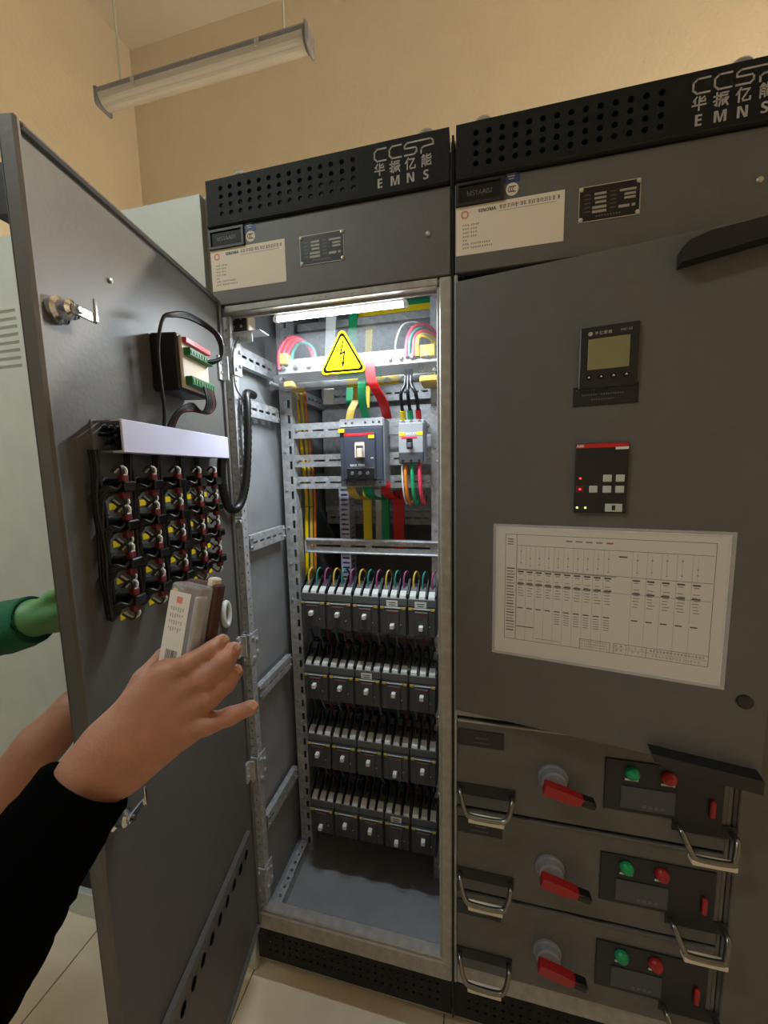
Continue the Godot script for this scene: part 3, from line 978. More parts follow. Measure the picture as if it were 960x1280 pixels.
	# bars at the top of the rear and their droppers
	for a in [[V(0.272, 2.088, -0.40), V(0.545, 2.116, -0.39), M.yellow, "yellow sleeved busbar high in the back of the open cabinet"], [V(0.25, 2.128, -0.45), V(0.54, 2.152, -0.44), M.green, "green sleeved busbar above the yellow one in the back"]]:
		var m := MB.new(); m.box(a[0], a[1], 0.001)
		solo("busbar", m, a[2], a[3], "busbar")
	var up := MB.new(); up.box(V(0.06, 2.06, -0.43), V(0.56, 2.085, -0.36), 0.003)
	solo("support_beam", up, M.zinc, "galvanised beam carrying the sleeved busbars at the top", "beam")
	for a in [[0.19, 0.034, -0.30, M.term, "wide bare tin-plated"], [0.244, 0.030, -0.36, M.green, "green sleeved"], [0.284, 0.024, -0.42, M.yellow, "yellow sleeved"]]:  # bare tin bar coloured whiter to stand in for strong light on it
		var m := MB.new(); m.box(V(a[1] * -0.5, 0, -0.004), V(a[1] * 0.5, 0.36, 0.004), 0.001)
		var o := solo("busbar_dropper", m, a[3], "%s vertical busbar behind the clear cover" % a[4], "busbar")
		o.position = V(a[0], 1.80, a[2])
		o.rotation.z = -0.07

	# flexible flats from the bars down to the large breaker
	for a in [[[V(0.372, 1.895, -0.150), V(0.374, 1.855, -0.148), V(0.380, 1.82, -0.155), V(0.400, 1.775, -0.185), V(0.403, 1.735, -0.225)], 0.027, M.red, "red"],
		[[V(0.338, 1.862, -0.192), V(0.336, 1.82, -0.190), V(0.334, 1.78, -0.200), V(0.338, 1.735, -0.228)], 0.024, M.green, "green"],
		[[V(0.305, 1.835, -0.243), V(0.304, 1.80, -0.24), V(0.29, 1.765, -0.23), V(0.283, 1.735, -0.228)], 0.024, M.yellow_soft, "yellow"]]:
		solo("flexible_busbar", ribbon(smooth(a[0], 4), a[1], 0.005), a[2], "%s sleeved flexible bar running down into the large breaker" % a[3], "busbar", "flexible bars above the large breaker")
	# black leads with coloured boots into the middle breaker
	var boots := [[0.452, M.yellow, "yellow"], [0.474, M.green, "green"], [0.498, M.red, "red"]]
	for k in 3:
		var x: float = boots[k][0]
		var o := thing("breaker_lead", "thick black lead with %s boot entering the small grey breaker" % boots[k][2], "cable", Transform3D(), "leads above the small grey breaker")
		var b := MB.new(); b.tube(smooth([V(0.474 + (k - 1) * 0.008, 1.86, -0.19), V(0.474 + (k - 1) * 0.009, 1.82, -0.18), V(x - 0.003 * (k - 1), 1.795, -0.175), V(x, 1.77, -0.195), V(x, 1.745, -0.215)], 6), 0.0052, 8)
		part("lead", b, M.wire_black, o)
		var c := MB.new(); c.tube([V(x, 1.752, -0.209), V(x, 1.722, -0.226)], 0.0082, 10)
		part("boot", c, boots[k][1], o)
	# outgoing leads of the middle breaker
	for a in [[0.448, M.white, 0.002, "thin white"], [0.458, M.orange, 0.0055, "amber"], [0.478, M.green, 0.0055, "dark green"], [0.500, M.pink, 0.0055, "pink"]]:
		wire("breaker_wire", [V(a[0], 1.612, -0.225), V(a[0], 1.58, -0.21), V(a[0] + 0.004, 1.52, -0.205), V(a[0] + 0.008, 1.485, -0.22), V(a[0] + 0.006, 1.475, -0.27), V(a[0], 1.49, -0.36)], a[2], a[1], "%s lead looping out under the small grey breaker" % a[3], "leads under the small grey breaker")
	# vertical busbars behind, below the large breaker
	for a in [[0.285, 0.030, -0.40, M.yellow, "yellow sleeved"], [0.322, 0.034, -0.44, M.white, "pale bare"], [0.352, 0.028, -0.40, M.green, "dark green sleeved"], [0.405, 0.038, -0.37, M.red, "red sleeved"]]:
		var m := MB.new(); m.box(V(-a[1] / 2, 0, -0.006), V(a[1] / 2, 0.20, 0.006), 0.001)
		var o := solo("busbar_riser", m, a[3], "%s vertical busbar running down behind the cross rail" % a[4], "busbar")
		o.position = V(a[0], 1.31, a[2])
	for a in [[0.285, M.yellow_soft, "yellow"], [0.337, M.green, "green"], [0.395, M.red, "red"]]:
		var m := ribbon(smooth([V(a[0], 1.545, -0.225), V(a[0], 1.52, -0.225), V(a[0] + 0.003, 1.495, -0.27), V(a[0] + 0.006, 1.48, -0.38)], 4), 0.028, 0.006)
		solo("flexible_busbar", m, a[1], "%s flexible bar leaving the underside of the large breaker" % a[2], "busbar")
	# slotted wiring duct, upright
	var dk := thing("wiring_duct", "pale blue-grey slotted wiring duct standing behind the cross rail", "duct", at(0.198, 0.30, -0.40))
	var dm := MB.new()
	var holes := []
	var y := 0.02
	while y < 1.22:
		holes.append([-0.013, y, 0.013, y + 0.007]); y += 0.018
	dm.plate(-0.02, 0, 0.02, 1.235, -0.002, 0, holes)
	dm.box(V(-0.02, 0, -0.05), V(-0.018, 1.235, -0.002))
	part("front", dm, M.lav, dk)
	var dm2 := MB.new()
	dm2.xf = Transform3D(Basis(V(0, 0, -1), Vector3.UP, V(1, 0, 0)), V(0.02, 0, 0))
	var holes2 := []
	for hh: Array in holes: holes2.append([0.008, hh[1], 0.05, hh[3]])
	dm2.plate(0.0, 0, 0.06, 1.235, -0.002, 0, holes2)
	part("side", dm2, M.lav, dk)
	# cables at the side
	for a in [[0.070, M.yellow, 0.007, "bright yellow"], [0.088, M.yellow_soft, 0.006, "mustard yellow"], [0.102, M.orange, 0.005, "orange-brown"]]:
		wire("riser_cable", [V(a[0] - 0.004, 1.88, -0.31), V(a[0], 1.80, -0.315), V(a[0] + 0.006, 1.65, -0.325), V(a[0] + 0.012, 1.50, -0.33), V(a[0] + 0.008, 1.38, -0.33), V(a[0] + 0.006, 1.20, -0.32)], a[2], a[1], "%s cable running up beside the slotted post" % a[3])
	for a in [1.46, 1.60]:
		var m := MB.new()
		m.tube([V(0.06, a, -0.30), V(0.125, a, -0.30)], 0.0016, 6)
		solo("cable_tie", m, M.wire_black, "black cable tie holding the yellow cables, %s of two" % ("lower" if a < 1.5 else "upper"), "cable tie")
	# arched cables at the ends of the front busbar
	for k in 4:
		var dx := k * 0.009
		wire("arched_cable", [V(0.098 + dx, 1.88, -0.150 - k * 0.01), V(0.099 + dx, 1.93, -0.152 - k * 0.01), V(0.118 + dx * 0.7, 1.972 - k * 0.003, -0.17 - k * 0.01), V(0.145 + dx * 0.5, 1.978 - k * 0.004, -0.20), V(0.172 + dx * 0.4, 1.945, -0.215), V(0.180 + dx * 0.4, 1.87, -0.22)], 0.0055, M.tealw if k == 3 else M.pink, "%s cable arching over the busbar beside the hinge post" % ("teal" if k == 3 else "pink"), "cables arching over the hinge end of the busbar")
	var arcs := [[0.445, 0.0022, M.white, "thin white"], [0.476, 0.0052, M.pink, "pink"], [0.484, 0.004, M.tealw, "teal"], [0.496, 0.0052, M.pink, "pink"], [0.502, 0.004, M.yellow_soft, "mustard"], [0.507, 0.0035, M.yellow, "yellow"]]
	for k in arcs.size():
		var x: float = arcs[k][0]
		wire("arched_cable", [V(x, 1.885, -0.150), V(x + 0.003, 1.93, -0.15), V(x + 0.022, 1.975 - k * 0.008, -0.165), V(x + 0.06 - k * 0.004, 1.985 - k * 0.011, -0.20), V(minf(x + 0.09, 0.562), 1.95 - k * 0.01, -0.24), V(minf(x + 0.098, 0.565), 1.88, -0.27)], arcs[k][1], arcs[k][2], "%s cable arching from the busbar beside the closed cabinet" % arcs[k][3], "cables arching over the far end of the busbar")
	# small wiring along the post at the hinge
	wire("sensor_wire", [V(0.055, 1.93, -0.02), V(0.045, 1.90, -0.008), V(0.043, 1.85, -0.006), V(0.046, 1.80, -0.01), V(0.060, 1.765, -0.04)], 0.002, M.wire_black, "thin black wire hanging down the upper hinge bracket")
	# conduit
	var cp := smooth([V(0.066, 1.628, 0.092), V(0.056, 1.60, 0.088), V(0.046, 1.545, 0.075), V(0.040, 1.500, 0.052), V(0.040, 1.486, 0.025), V(0.044, 1.505, -0.002), V(0.050, 1.56, -0.02), V(0.056, 1.66, -0.03), V(0.058, 1.755, -0.034), V(0.052, 1.795, -0.045), V(0.045, 1.80, -0.09)], 12)
	var rr := []
	for i in cp.size(): rr.append(0.0115 if i % 2 == 0 else 0.0098)
	var cm := MB.new(); cm.tube(cp, rr, 12)
	solo("corrugated_conduit", cm, M.wire_black, "black corrugated conduit looping from door trunking into the cabinet", "conduit")

func small_breaker() -> Node3D:
	var o := thing("small_breaker", "x", "breaker", Transform3D(), "small breakers in the lower rows")
	var m := MB.new()
	m.box(V(-0.0435, 0.0, 0), V(0.0435, 0.120, 0.066), 0.002)
	m.box(V(-0.0435, 0.094, 0.06), V(0.0435, 0.120, 0.072), 0.002)
	part("body", m, M.brk, o)
	var f := MB.new()
	f.box(V(-0.041, 0.003, 0.06), V(0.041, 0.093, 0.080), 0.002)
	f.box(V(-0.022, 0.012, 0.078), V(0.020, 0.084, 0.0845), 0.0015)
	part("front_cover", f, M.brk_dark, o)
	var s := MB.new()
	s.box(V(-0.026, 0.0895, 0.079), V(0.026, 0.0925, 0.0812), 0.0004)
	part("trim_line", s, M.term, o, "pale line under the terminal cover")
	for sx: float in [-1, 1]:
		var l := MB.new(); l.box(V(sx * 0.034 - 0.006, 0.087, 0.0795), V(sx * 0.034 + 0.006, 0.0945, 0.0815), 0.0004)
		part("yellow_label", l, M.yellow_soft, o)
	var r := MB.new(); r.box(V(-0.017, 0.0755, 0.084), V(0.015, 0.0815, 0.0849), 0.0003)
	part("red_label", r, M.maroon, o)
	var t := MB.new(); t.box(V(0.022, 0.036, 0.079), V(0.025, 0.039, 0.0815), 0.0004)
	part("trip_button", t, M.term, o)
	var d := MB.new(); var dd := MB.new()
	for k in 3:
		var x := -0.029 + k * 0.029
		d.xf = Transform3D(Basis(V(0, 0, -1), V(0, 1, 0), V(1, 0, 0)), V(x - 0.0115, 0, 0))
		d.prism(PackedVector2Array([Vector2(-0.070, 0.1195), Vector2(-0.046, 0.1195), Vector2(-0.046, 0.137), Vector2(-0.050, 0.137), Vector2(-0.067, 0.127)]), 0.002, 0.021)
		dd.xf = d.xf
		dd.prism(PackedVector2Array([Vector2(-0.046, 0.1195), Vector2(-0.010, 0.1195), Vector2(-0.010, 0.150), Vector2(-0.030, 0.146), Vector2(-0.046, 0.134)]), 0.002, 0.021)
	d.xf = Transform3D()
	part("terminal_cover", d, M.term, o, "white sloped terminal covers")
	part("arc_chute", dd, M.brk_dark, o)
	for k in 4:
		var b := MB.new()
		var x := -0.0435 + k * 0.029
		b.xf = Transform3D(Basis(V(0, 0, -1), V(0, 1, 0), V(1, 0, 0)), V(x - 0.001 + (0.001 if k == 0 else (-0.001 if k == 3 else 0.0)), 0, 0))
		b.prism(PackedVector2Array([Vector2(-0.070, 0.1195), Vector2(-0.005, 0.1195), Vector2(-0.005, 0.168), Vector2(-0.022, 0.168), Vector2(-0.068, 0.132)]), 0.0, 0.002)
		part("phase_barrier", b, M.black, o)
	return o

func breakers() -> void:
	# the large one
	var B := thing("large_breaker", "large grey and black moulded-case breaker with a red stripe", "breaker", at(0.33, 1.533, -0.28))
	var m := MB.new(); m.box(V(-0.0685, 0, 0), V(0.0685, 0.202, 0.085), 0.003)
	for y: float in [0.04, 0.09, 0.15]: m.box(V(0.067, y, 0.004), V(0.069, y + 0.0015, 0.082), 0.0004)
	part("body", m, M.brk_light, B)
	var f := MB.new(); f.box(V(-0.0665, 0.018, 0.083), V(0.0665, 0.176, 0.092), 0.003)
	part("front_cover", f, M.brk_face, B)
	var f2 := MB.new(); f2.box(V(-0.053, 0.022, 0.09), V(0.044, 0.158, 0.097), 0.002)
	part("front_plate", f2, M.brk_face, B)
	for a in [[0.002, "terminal_cover"], [0.178, "terminal_cover"]]:
		var tc := MB.new(); tc.plate(-0.0665, a[0], 0.0665, a[0] + 0.020, 0.083, 0.091, [[-0.05, a[0] + 0.006, -0.042, a[0] + 0.014, 0.9], [-0.030, a[0] + 0.006, -0.022, a[0] + 0.014, 0.9], [0.010, a[0] + 0.006, 0.018, a[0] + 0.014, 0.9], [0.034, a[0] + 0.006, 0.042, a[0] + 0.014, 0.9], [0.052, a[0] + 0.006, 0.060, a[0] + 0.014, 0.9]])
		part(a[1], tc, M.brk_dark if a[0] < 0.1 else M.brk_light, B)
	var rs := MB.new(); rs.box(V(-0.050, 0.150, 0.0968), V(0.038, 0.158, 0.0975), 0.0003)
	part("red_stripe", rs, M.red, B)
	var wl := MB.new(); wl.box(V(-0.038, 0.1525, 0.0973), V(0.010, 0.1555, 0.0978)); part("stripe_print", wl, M.pink, B)
	for a in [[-0.060, 0.166], [0.032, 0.146]]:
		var yl := MB.new(); yl.box(V(a[0] - 0.008, a[1] - 0.005, 0.0915), V(a[0] + 0.010, a[1] + 0.005, 0.0985), 0.0004)
		part("yellow_label", yl, M.yellow, B)
	var tg := MB.new(); tg.box(V(-0.018, 0.085, 0.096), V(0.012, 0.132, 0.100), 0.003)
	part("toggle_bezel", tg, M.cream, B)
	var tw := MB.new(); tw.box(V(-0.013, 0.090, 0.099), V(0.008, 0.122, 0.1025), 0.001)
	part("toggle_well", tw, M.brk_dark, B)
	var tt := MB.new(); tt.box(V(-0.006, 0.086, 0.10), V(0.010, 0.112, 0.120), 0.002)
	part("toggle", tt, M.cream, B)
	var dk := MB.new(); dk.box(V(-0.045, 0.024, 0.0965), V(0.040, 0.056, 0.0985), 0.001)
	part("trip_unit", dk, M.black, B)
	for k in 3:
		var kn := MB.new(); kn.lathe([[0.006, 0], [0.005, 0.002], [0, 0.002]], 12, at(-0.028 + k * 0.024, 0.040, 0.0985))
		part("dial", kn, M.brk, B)
	text("lettering", "MAX 7500", 0.007, at(-0.012, 0.064, 0.0972), M.term, B, true)
	var wb := MB.new(); wb.box(V(0.030, 0.083, 0.0968), V(0.038, 0.086, 0.0975)); part("status_mark", wb, M.term, B)

	# the middle one
	var S := thing("medium_breaker", "narrow light grey breaker with yellow labels right of the large breaker", "breaker", at(0.477, 1.598, -0.275))
	var s1 := MB.new(); s1.box(V(-0.038, 0, 0), V(0.038, 0.128, 0.062), 0.002)
	part("body", s1, M.brk_light, S)
	var s2 := MB.new(); s2.box(V(-0.036, 0.032, 0.06), V(0.036, 0.118, 0.074), 0.002)
	part("front_cover", s2, M.brk_light, S)
	var s3 := MB.new(); s3.box(V(-0.036, 0.002, 0.058), V(0.036, 0.034, 0.078), 0.002)
	part("lower_cover", s3, M.brk_dark, S)
	for k in 3:
		var hh := MB.new(); hh.cyl(V(-0.024 + k * 0.024, 0.009, 0.0775), V(-0.024 + k * 0.024, 0.009, 0.0785), 0.004, 10)
		part("screw_hole", hh, M.black, S)
	for k in 3:
		var hh := MB.new(); hh.bolt(V(-0.024 + k * 0.024, 0.123, 0.062), V(0, 0, 1), 0.005, 0.003)
		part("terminal_screw", hh, M.bolt, S)
	for sx: float in [-1, 1]:
		var l := MB.new(); l.box(V(sx * 0.026 - 0.009, 0.081, 0.0735), V(sx * 0.026 + 0.009, 0.091, 0.0748), 0.0004)
		part("yellow_label", l, M.yellow, S)
	text("lettering", "MAX 07", 0.0065, at(0, 0.0865, 0.0742), M.white, S, true)
	var rl := MB.new(); rl.box(V(-0.028, 0.072, 0.0735), V(0.018, 0.079, 0.0746), 0.0003); part("red_label", rl, M.pink, S)
	var w2 := MB.new(); w2.box(V(-0.013, 0.044, 0.0735), V(0.005, 0.074, 0.0755), 0.0008); part("toggle_well", w2, M.black, S)
	var t2 := MB.new(); t2.box(V(-0.009, 0.046, 0.075), V(0.003, 0.060, 0.088), 0.0015); part("toggle", t2, M.brk, S)

	# twenty small ones
	var proto := small_breaker()
	var rows := ["top row", "second row down", "third row down", "bottom row"]
	var nth := ["first", "second", "third", "fourth", "last"]
	var down := [[0, 3], [0, 4], [2, 3], [3, 0], [3, 3]]
	var tagged := [[0, 3], [0, 4], [1, 2], [3, 3]]
	var mt := MB.new(); mt.box(V(-0.0065, -0.007, 0), V(0.0065, 0.007, 0.016), 0.0015)
	var tmesh := mt.mesh()
	var mtag := MB.new(); mtag.box(V(-0.018, -0.011, 0), V(0.018, 0.011, 0.0008))
	var tagmesh := mtag.mesh()
	var wcols := [M.yellow_soft, M.tealw, M.violet]
	var loops := []
	for k in 3:
		var lm := MB.new()
		var x := -0.029 + k * 0.029
		lm.tube(smooth([V(x, 0.135, 0.035), V(x - 0.002, 0.165, 0.032), V(x + 0.002, 0.188, 0.022), V(x + 0.008, 0.185, 0.004), V(x + 0.010, 0.15, -0.02), V(x + 0.010, 0.05, -0.05)], 5), 0.0032, 7)
		loops.append(lm.mesh())
	var outs := []
	for k in 3:
		var lm := MB.new()
		var x := -0.029 + k * 0.029
		lm.tube(smooth([V(x, 0.004, 0.035), V(x, -0.03, 0.032), V(x + 0.004, -0.07, 0.015), V(x + 0.006, -0.09, -0.03)], 4), 0.0035, 6)
		outs.append(lm.mesh())
	for r in 4:
		for k in 5:
			var where := at(0.146 + k * 0.0893, 1.066 - 0.2495 * r, -0.281)
			var is_down := [r, k] in down
			var is_tag := [r, k] in tagged
			var label := "small dark breaker, %s from slotted post, %s%s%s" % [nth[k], rows[r], ", toggle down" if is_down else "", ", paper tag" if is_tag else ""]
			var o: Node3D = proto
			if r == 0 and k == 0:
				o.transform = where; o.set_meta("label", label)
			else:
				o = copy(proto, where, label)
	# what differs from one to the next
	var i := 0
	for c in get_children():
		if not String(c.name).begins_with("small_breaker"): continue
		var r := i / 5; var k := i % 5
		i += 1
		var t := put("toggle", tmesh, M.white, c, "white toggle")
		t.position = V(-0.001, 0.036 if [r, k] in down else 0.060, 0.0835)
		if [r, k] in tagged:
			var g := put("paper_tag", tagmesh, M.white, c, "white handwritten paper tag"); g.position = V(-0.004, 0.101, 0.0722)
			for q in 2:
				var ln := sheet(0.024 - q * 0.004, 0.003, 0.0002); var lo := part("writing", ln, M.brk, c); lo.position = V(-0.004, 0.105 - q * 0.007, 0.073)
		for q in 3:
			put("wire_loop", loops[q], wcols[q] if r == 0 else M.wire_black, c)
			put("outgoing_wire", outs[q], [M.wire_black, M.brk, M.maroon][(q + k) % 3] if r < 3 else M.wire_black, c)

# ------------------------------------------------------------------ gear on the inside of the open door
func door_gear() -> void:
	# back of the panel meter
	var g := thing("door_meter", "black rear case of a panel meter with green plug terminals on the door", "meter", on_door(0.235, 1.74, -0.004))
	var b := MB.new(); b.box(V(-0.055, 0, 0), V(0.050, 0.105, 0.052), 0.003)
	part("case", b, M.black, g)
	var pf := MB.new(); pf.box(V(-0.050, 0.006, 0.051), V(0.046, 0.100, 0.058), 0.002)
	part("rear_plate", pf, M.cream, g)
	for a in [[0.066, 0.014], [0.012, 0.016]]:
		var t := MB.new()
		t.box(V(-0.044, a[0], 0.057), V(0.044, a[0] + a[1], 0.071), 0.001)
		for k in 9: t.box(V(-0.041 + k * 0.0095, a[0] + 0.003, 0.071), V(-0.036 + k * 0.0095, a[0] + a[1] - 0.004, 0.072))
		part("terminal_block", t, M.pcb, g, "green plug-in terminal block")
	var pk := MB.new(); pk.box(V(-0.046, 0.088, 0.057), V(0.044, 0.098, 0.066), 0.001)
	part("upper_block", pk, M.pink, g)
	var ub := thing("wire_bundle", "black wire bundle arching over the rear case of the door meter", "wires")
	for k in 5:
		lead(ub, [on_door(0.20 + k * 0.004, 1.81, 0.066).origin, on_door(0.185, 1.828, 0.082).origin, on_door(0.20, 1.868, 0.078 + k * 0.002).origin, on_door(0.255, 1.878 + k * 0.002, 0.060).origin, on_door(0.30, 1.868 + k * 0.001, 0.048).origin, on_door(0.315, 1.855, 0.040).origin, on_door(0.318, 1.80, 0.030).origin, on_door(0.315, 1.70, 0.030).origin, on_door(0.312, 1.66, 0.022).origin], 0.0029, M.wire_black)
	var lb := thing("wire_bundle", "ribbon of thin black and maroon wires hanging below the door meter", "wires")
	for k in 6:
		lead(lb, [on_door(0.205 + k * 0.007, 1.755, 0.068).origin, on_door(0.205 + k * 0.007, 1.725, 0.072).origin, on_door(0.225 + k * 0.005, 1.705, 0.066).origin, on_door(0.262, 1.705 + k * 0.003, 0.052).origin, on_door(0.285 + k * 0.003, 1.695, 0.040).origin, on_door(0.292 + k * 0.004, 1.655, 0.024).origin], 0.0021, M.maroon if k == 1 else M.wire_black)
	# trunking
	var d := thing("door_trunking", "pale lavender wiring trunking with open end across the door", "trunking", on_door(0.443, 1.618, -0.004))
	var c := MB.new(); c.box(V(0.0, 0.0, 0.044), V(0.345, 0.050, 0.0475), 0.001); c.box(V(0, 0.047, 0.03), V(0.345, 0.050, 0.045)); c.box(V(0, 0.0, 0.03), V(0.345, 0.003, 0.045))
	part("cover", c, M.lav, d)
	var u := MB.new()
	u.box(V(-0.002, 0.0, 0.0), V(0.345, 0.05, 0.002))
	for y: float in [0.001, 0.0465]:
		for k in 26: u.box(V(0.001 + k * 0.0133, y, 0.002), V(0.0095 + k * 0.0133, y + 0.002, 0.043))
	part("channel", u, M.duct, d)
	var wm := MB.new()
	var rng := RandomNumberGenerator.new(); rng.seed = 4
	for k in 12:
		var yy := rng.randf_range(0.008, 0.042); var zz := rng.randf_range(0.006, 0.038)
		wm.tube(smooth([V(0.004, yy, zz), V(0.10, rng.randf_range(0.008, 0.042), rng.randf_range(0.006, 0.038)), V(0.34, rng.randf_range(0.008, 0.042), rng.randf_range(0.006, 0.038))], 5), 0.0028, 6)
	part("wire_bundle", wm, M.wire_black, d)
	# twenty pushbutton backs
	var us := [0.430, 0.360, 0.288, 0.214, 0.148]
	var col := ["first", "second", "third", "fourth", "fifth"]
	var row := ["top", "second", "third", "bottom"]
	var proto: Node3D = null
	for k in 5:
		for r in 4:
			var where := on_door(us[k], 1.566 - r * 0.0605, -0.004)
			var label := "wired indicator back with red terminals, %s row, %s column from the door's free edge" % [row[r], col[k]]
			if proto == null:
				proto = indicator_back()
				proto.transform = where; proto.set_meta("label", label)
			else:
				copy(proto, where, label)
			var tg2 := thing("device_label", "tiny yellow label under the indicator back, %s row, %s column from free edge" % [row[r], col[k]], "label", on_door(us[k] - 0.012, 1.534 - r * 0.061, -0.004), "yellow labels on the open door")
			part("label", sheet(0.016, 0.0105, 0.0008), M.yellow, tg2)
	# looms running down between the columns
	for k in 5:
		var lm := MB.new()
		for q in 9:
			var pts := []
			for s in 9: pts.append(on_door(us[k] + 0.030 + sin(s * 1.7 + q * 2.0 + k) * 0.0024 + (q % 3 - 1) * 0.0042, 1.622 - s * 0.0325, 0.006 + 0.0015 * cos(q * 2.4 + s) + 0.0036 * (q / 3)).origin)
			lm.tube(smooth(pts, 3), 0.0027, 6)
		solo("wire_loom", lm, M.wire_black, "black wire loom hanging from the trunking, %s from the door's free edge" % col[k], "wire loom", "wire looms on the open door")

func indicator_back() -> Node3D:
	var o := thing("indicator_back", "x", "indicator", Transform3D(), "indicator backs on the open door")
	var b := MB.new()
	b.lathe([[0.016, 0], [0.016, 0.006], [0.013, 0.007], [0.013, 0.026], [0.0, 0.026]], 16)
	part("nut", b, M.black, o)
	var c := MB.new(); c.box(V(-0.012, -0.008, 0.022), V(0.012, 0.008, 0.044), 0.002)
	part("contact_block", c, M.black_gloss, o)
	for s: float in [-1, 1]:
		var t := MB.new(); t.box(V(-0.007 + 0.001 * s, s * 0.013 - 0.0065, 0.026), V(0.007, s * 0.013 + 0.0065, 0.037), 0.002)
		part("terminal", t, M.maroon, o, "dark red screw terminal")
		for q: float in [-1, 1]:
			var f := MB.new()
			if s > 0: f.tube(smooth([V(q * 0.004, 0.017, 0.033), V(q * 0.0045, 0.027, 0.034), V(q * 0.003 - 0.003, 0.031, 0.029), V(q * 0.003 - 0.008, 0.022, 0.022)], 4), 0.0024, 7)
			else: f.tube(smooth([V(q * 0.004, -0.017, 0.033), V(q * 0.0045, -0.026, 0.034), V(q * 0.003 - 0.004, -0.031, 0.028), V(q * 0.003 - 0.010, -0.020, 0.018)], 4), 0.0017, 7)
			part("wire_end", f, M.white if q > 0 else M.wire_black, o)
	for q in 5:
		var w := MB.new()
		w.tube(smooth([V(-0.008, 0.007 - q * 0.0035, 0.036 - q * 0.004), V(-0.018, -0.003 - q * 0.002, 0.034 - q * 0.004), V(-0.026, 0.002 - q * 0.004, 0.024), V(-0.031, -0.008 - q * 0.004, 0.014)], 4), 0.0026, 6)
		part("wire", w, M.wire_black, o)
	return o

# ------------------------------------------------------------------ the closed cabinet
func diagram_image() -> Image:
	var W := 1024; var H := 726
	var im := Image.create(W, H, false, Image.FORMAT_RGB8)
	im.fill(Color(0.83, 0.81, 0.79))
	var ink := Color(0.24, 0.23, 0.23)
	var soft := Color(0.50, 0.49, 0.48)
	var rng := RandomNumberGenerator.new(); rng.seed = 77
	for r in [[50, 40, 924, 2], [50, 640, 924, 2], [50, 40, 2, 602], [972, 40, 2, 602]]: im.fill_rect(Rect2i(r[0], r[1], r[2], r[3]), ink)
	# left text column
	for k in 3: im.fill_rect(Rect2i(62, 66 + k * 14, 30, 5), ink)
	for k in 22:
		im.fill_rect(Rect2i(58, 230 + k * 17, 34 + rng.randi_range(0, 10), 6), soft if k % 3 else ink)
	im.fill_rect(Rect2i(108, 40, 2, 600), ink)
	var xs := []
	for k in 10: xs.append(118 + k * 46)
	for k in 5: xs.append(655 + k * 60)
	for y in [100, 232, 320]: im.fill_rect(Rect2i(112, y, 856, 2), ink if y != 320 else soft)
	im.fill_rect(Rect2i(112, 236, 470, 3), ink)
	for i in xs.size():
		var x: int = xs[i]
		im.fill_rect(Rect2i(x + 14, 104 + (i % 3) * 8, 1, 110), soft)
		im.fill_rect(Rect2i(x + 11, 130 + (i * 37) % 40, 7, 7), soft)
		im.fill_rect(Rect2i(x + 11, 196 + (i * 13) % 20, 8, 3), ink)
		im.fill_rect(Rect2i(x - 6, 100, 1, 540), soft)
		im.fill_rect(Rect2i(x - 1, 244, 30, 8), ink)
		im.fill_rect(Rect2i(x + 4, 258, 20, 5), soft)
		for k in 7: im.fill_rect(Rect2i(x + rng.randi_range(0, 6), 292 + k * 15, 18 + rng.randi_range(0, 10), 4), soft)
		im.fill_rect(Rect2i(x - 2, 312, 34, 7), ink)
		if i > 3 and i < 10:
			for k in 5: im.fill_rect(Rect2i(x + 2, 470 + k * 13, 26, 4), soft)
		im.fill_rect(Rect2i(x, 452, 28, 6), ink)
	for k in 5: im.fill_rect(Rect2i(350 + k * 46, 62, 30, 8), Color(0.62, 0.30, 0.28) if k == 4 else soft)
	im.fill_rect(Rect2i(590, 128, 36, 7), ink)
	im.fill_rect(Rect2i(112, 560, 90, 5), ink)
	for k in 14: im.fill_rect(Rect2i(215 + k * 9, 620, 6, 4), soft)
	# title blocks
	for r in [[430, 586, 140, 2], [430, 586, 2, 54], [568, 586, 2, 54], [585, 586, 388, 2], [585, 586, 2, 54], [640, 586, 1, 54], [725, 586, 2, 54], [585, 612, 388, 1]]: im.fill_rect(Rect2i(r[0], r[1], r[2], r[3]), ink)
	for k in 3:
		for q in 12: glyph(im, 440 + q * 10, 592 + k * 15, 8, 9, rng, soft)
	for q in 16: glyph(im, 740 + q * 14, 594, 11, 12, rng, ink)
	for q in 14: glyph(im, 750 + q * 14, 620, 11, 12, rng, soft)
	for q in 5: glyph(im, 650 + q * 13, 596 + (q % 2) * 20, 9, 10, rng, soft)
	for q in 4: glyph(im, 592 + (q % 2) * 22, 594 + (q / 2) * 22, 12, 12, rng, ink)
	return im

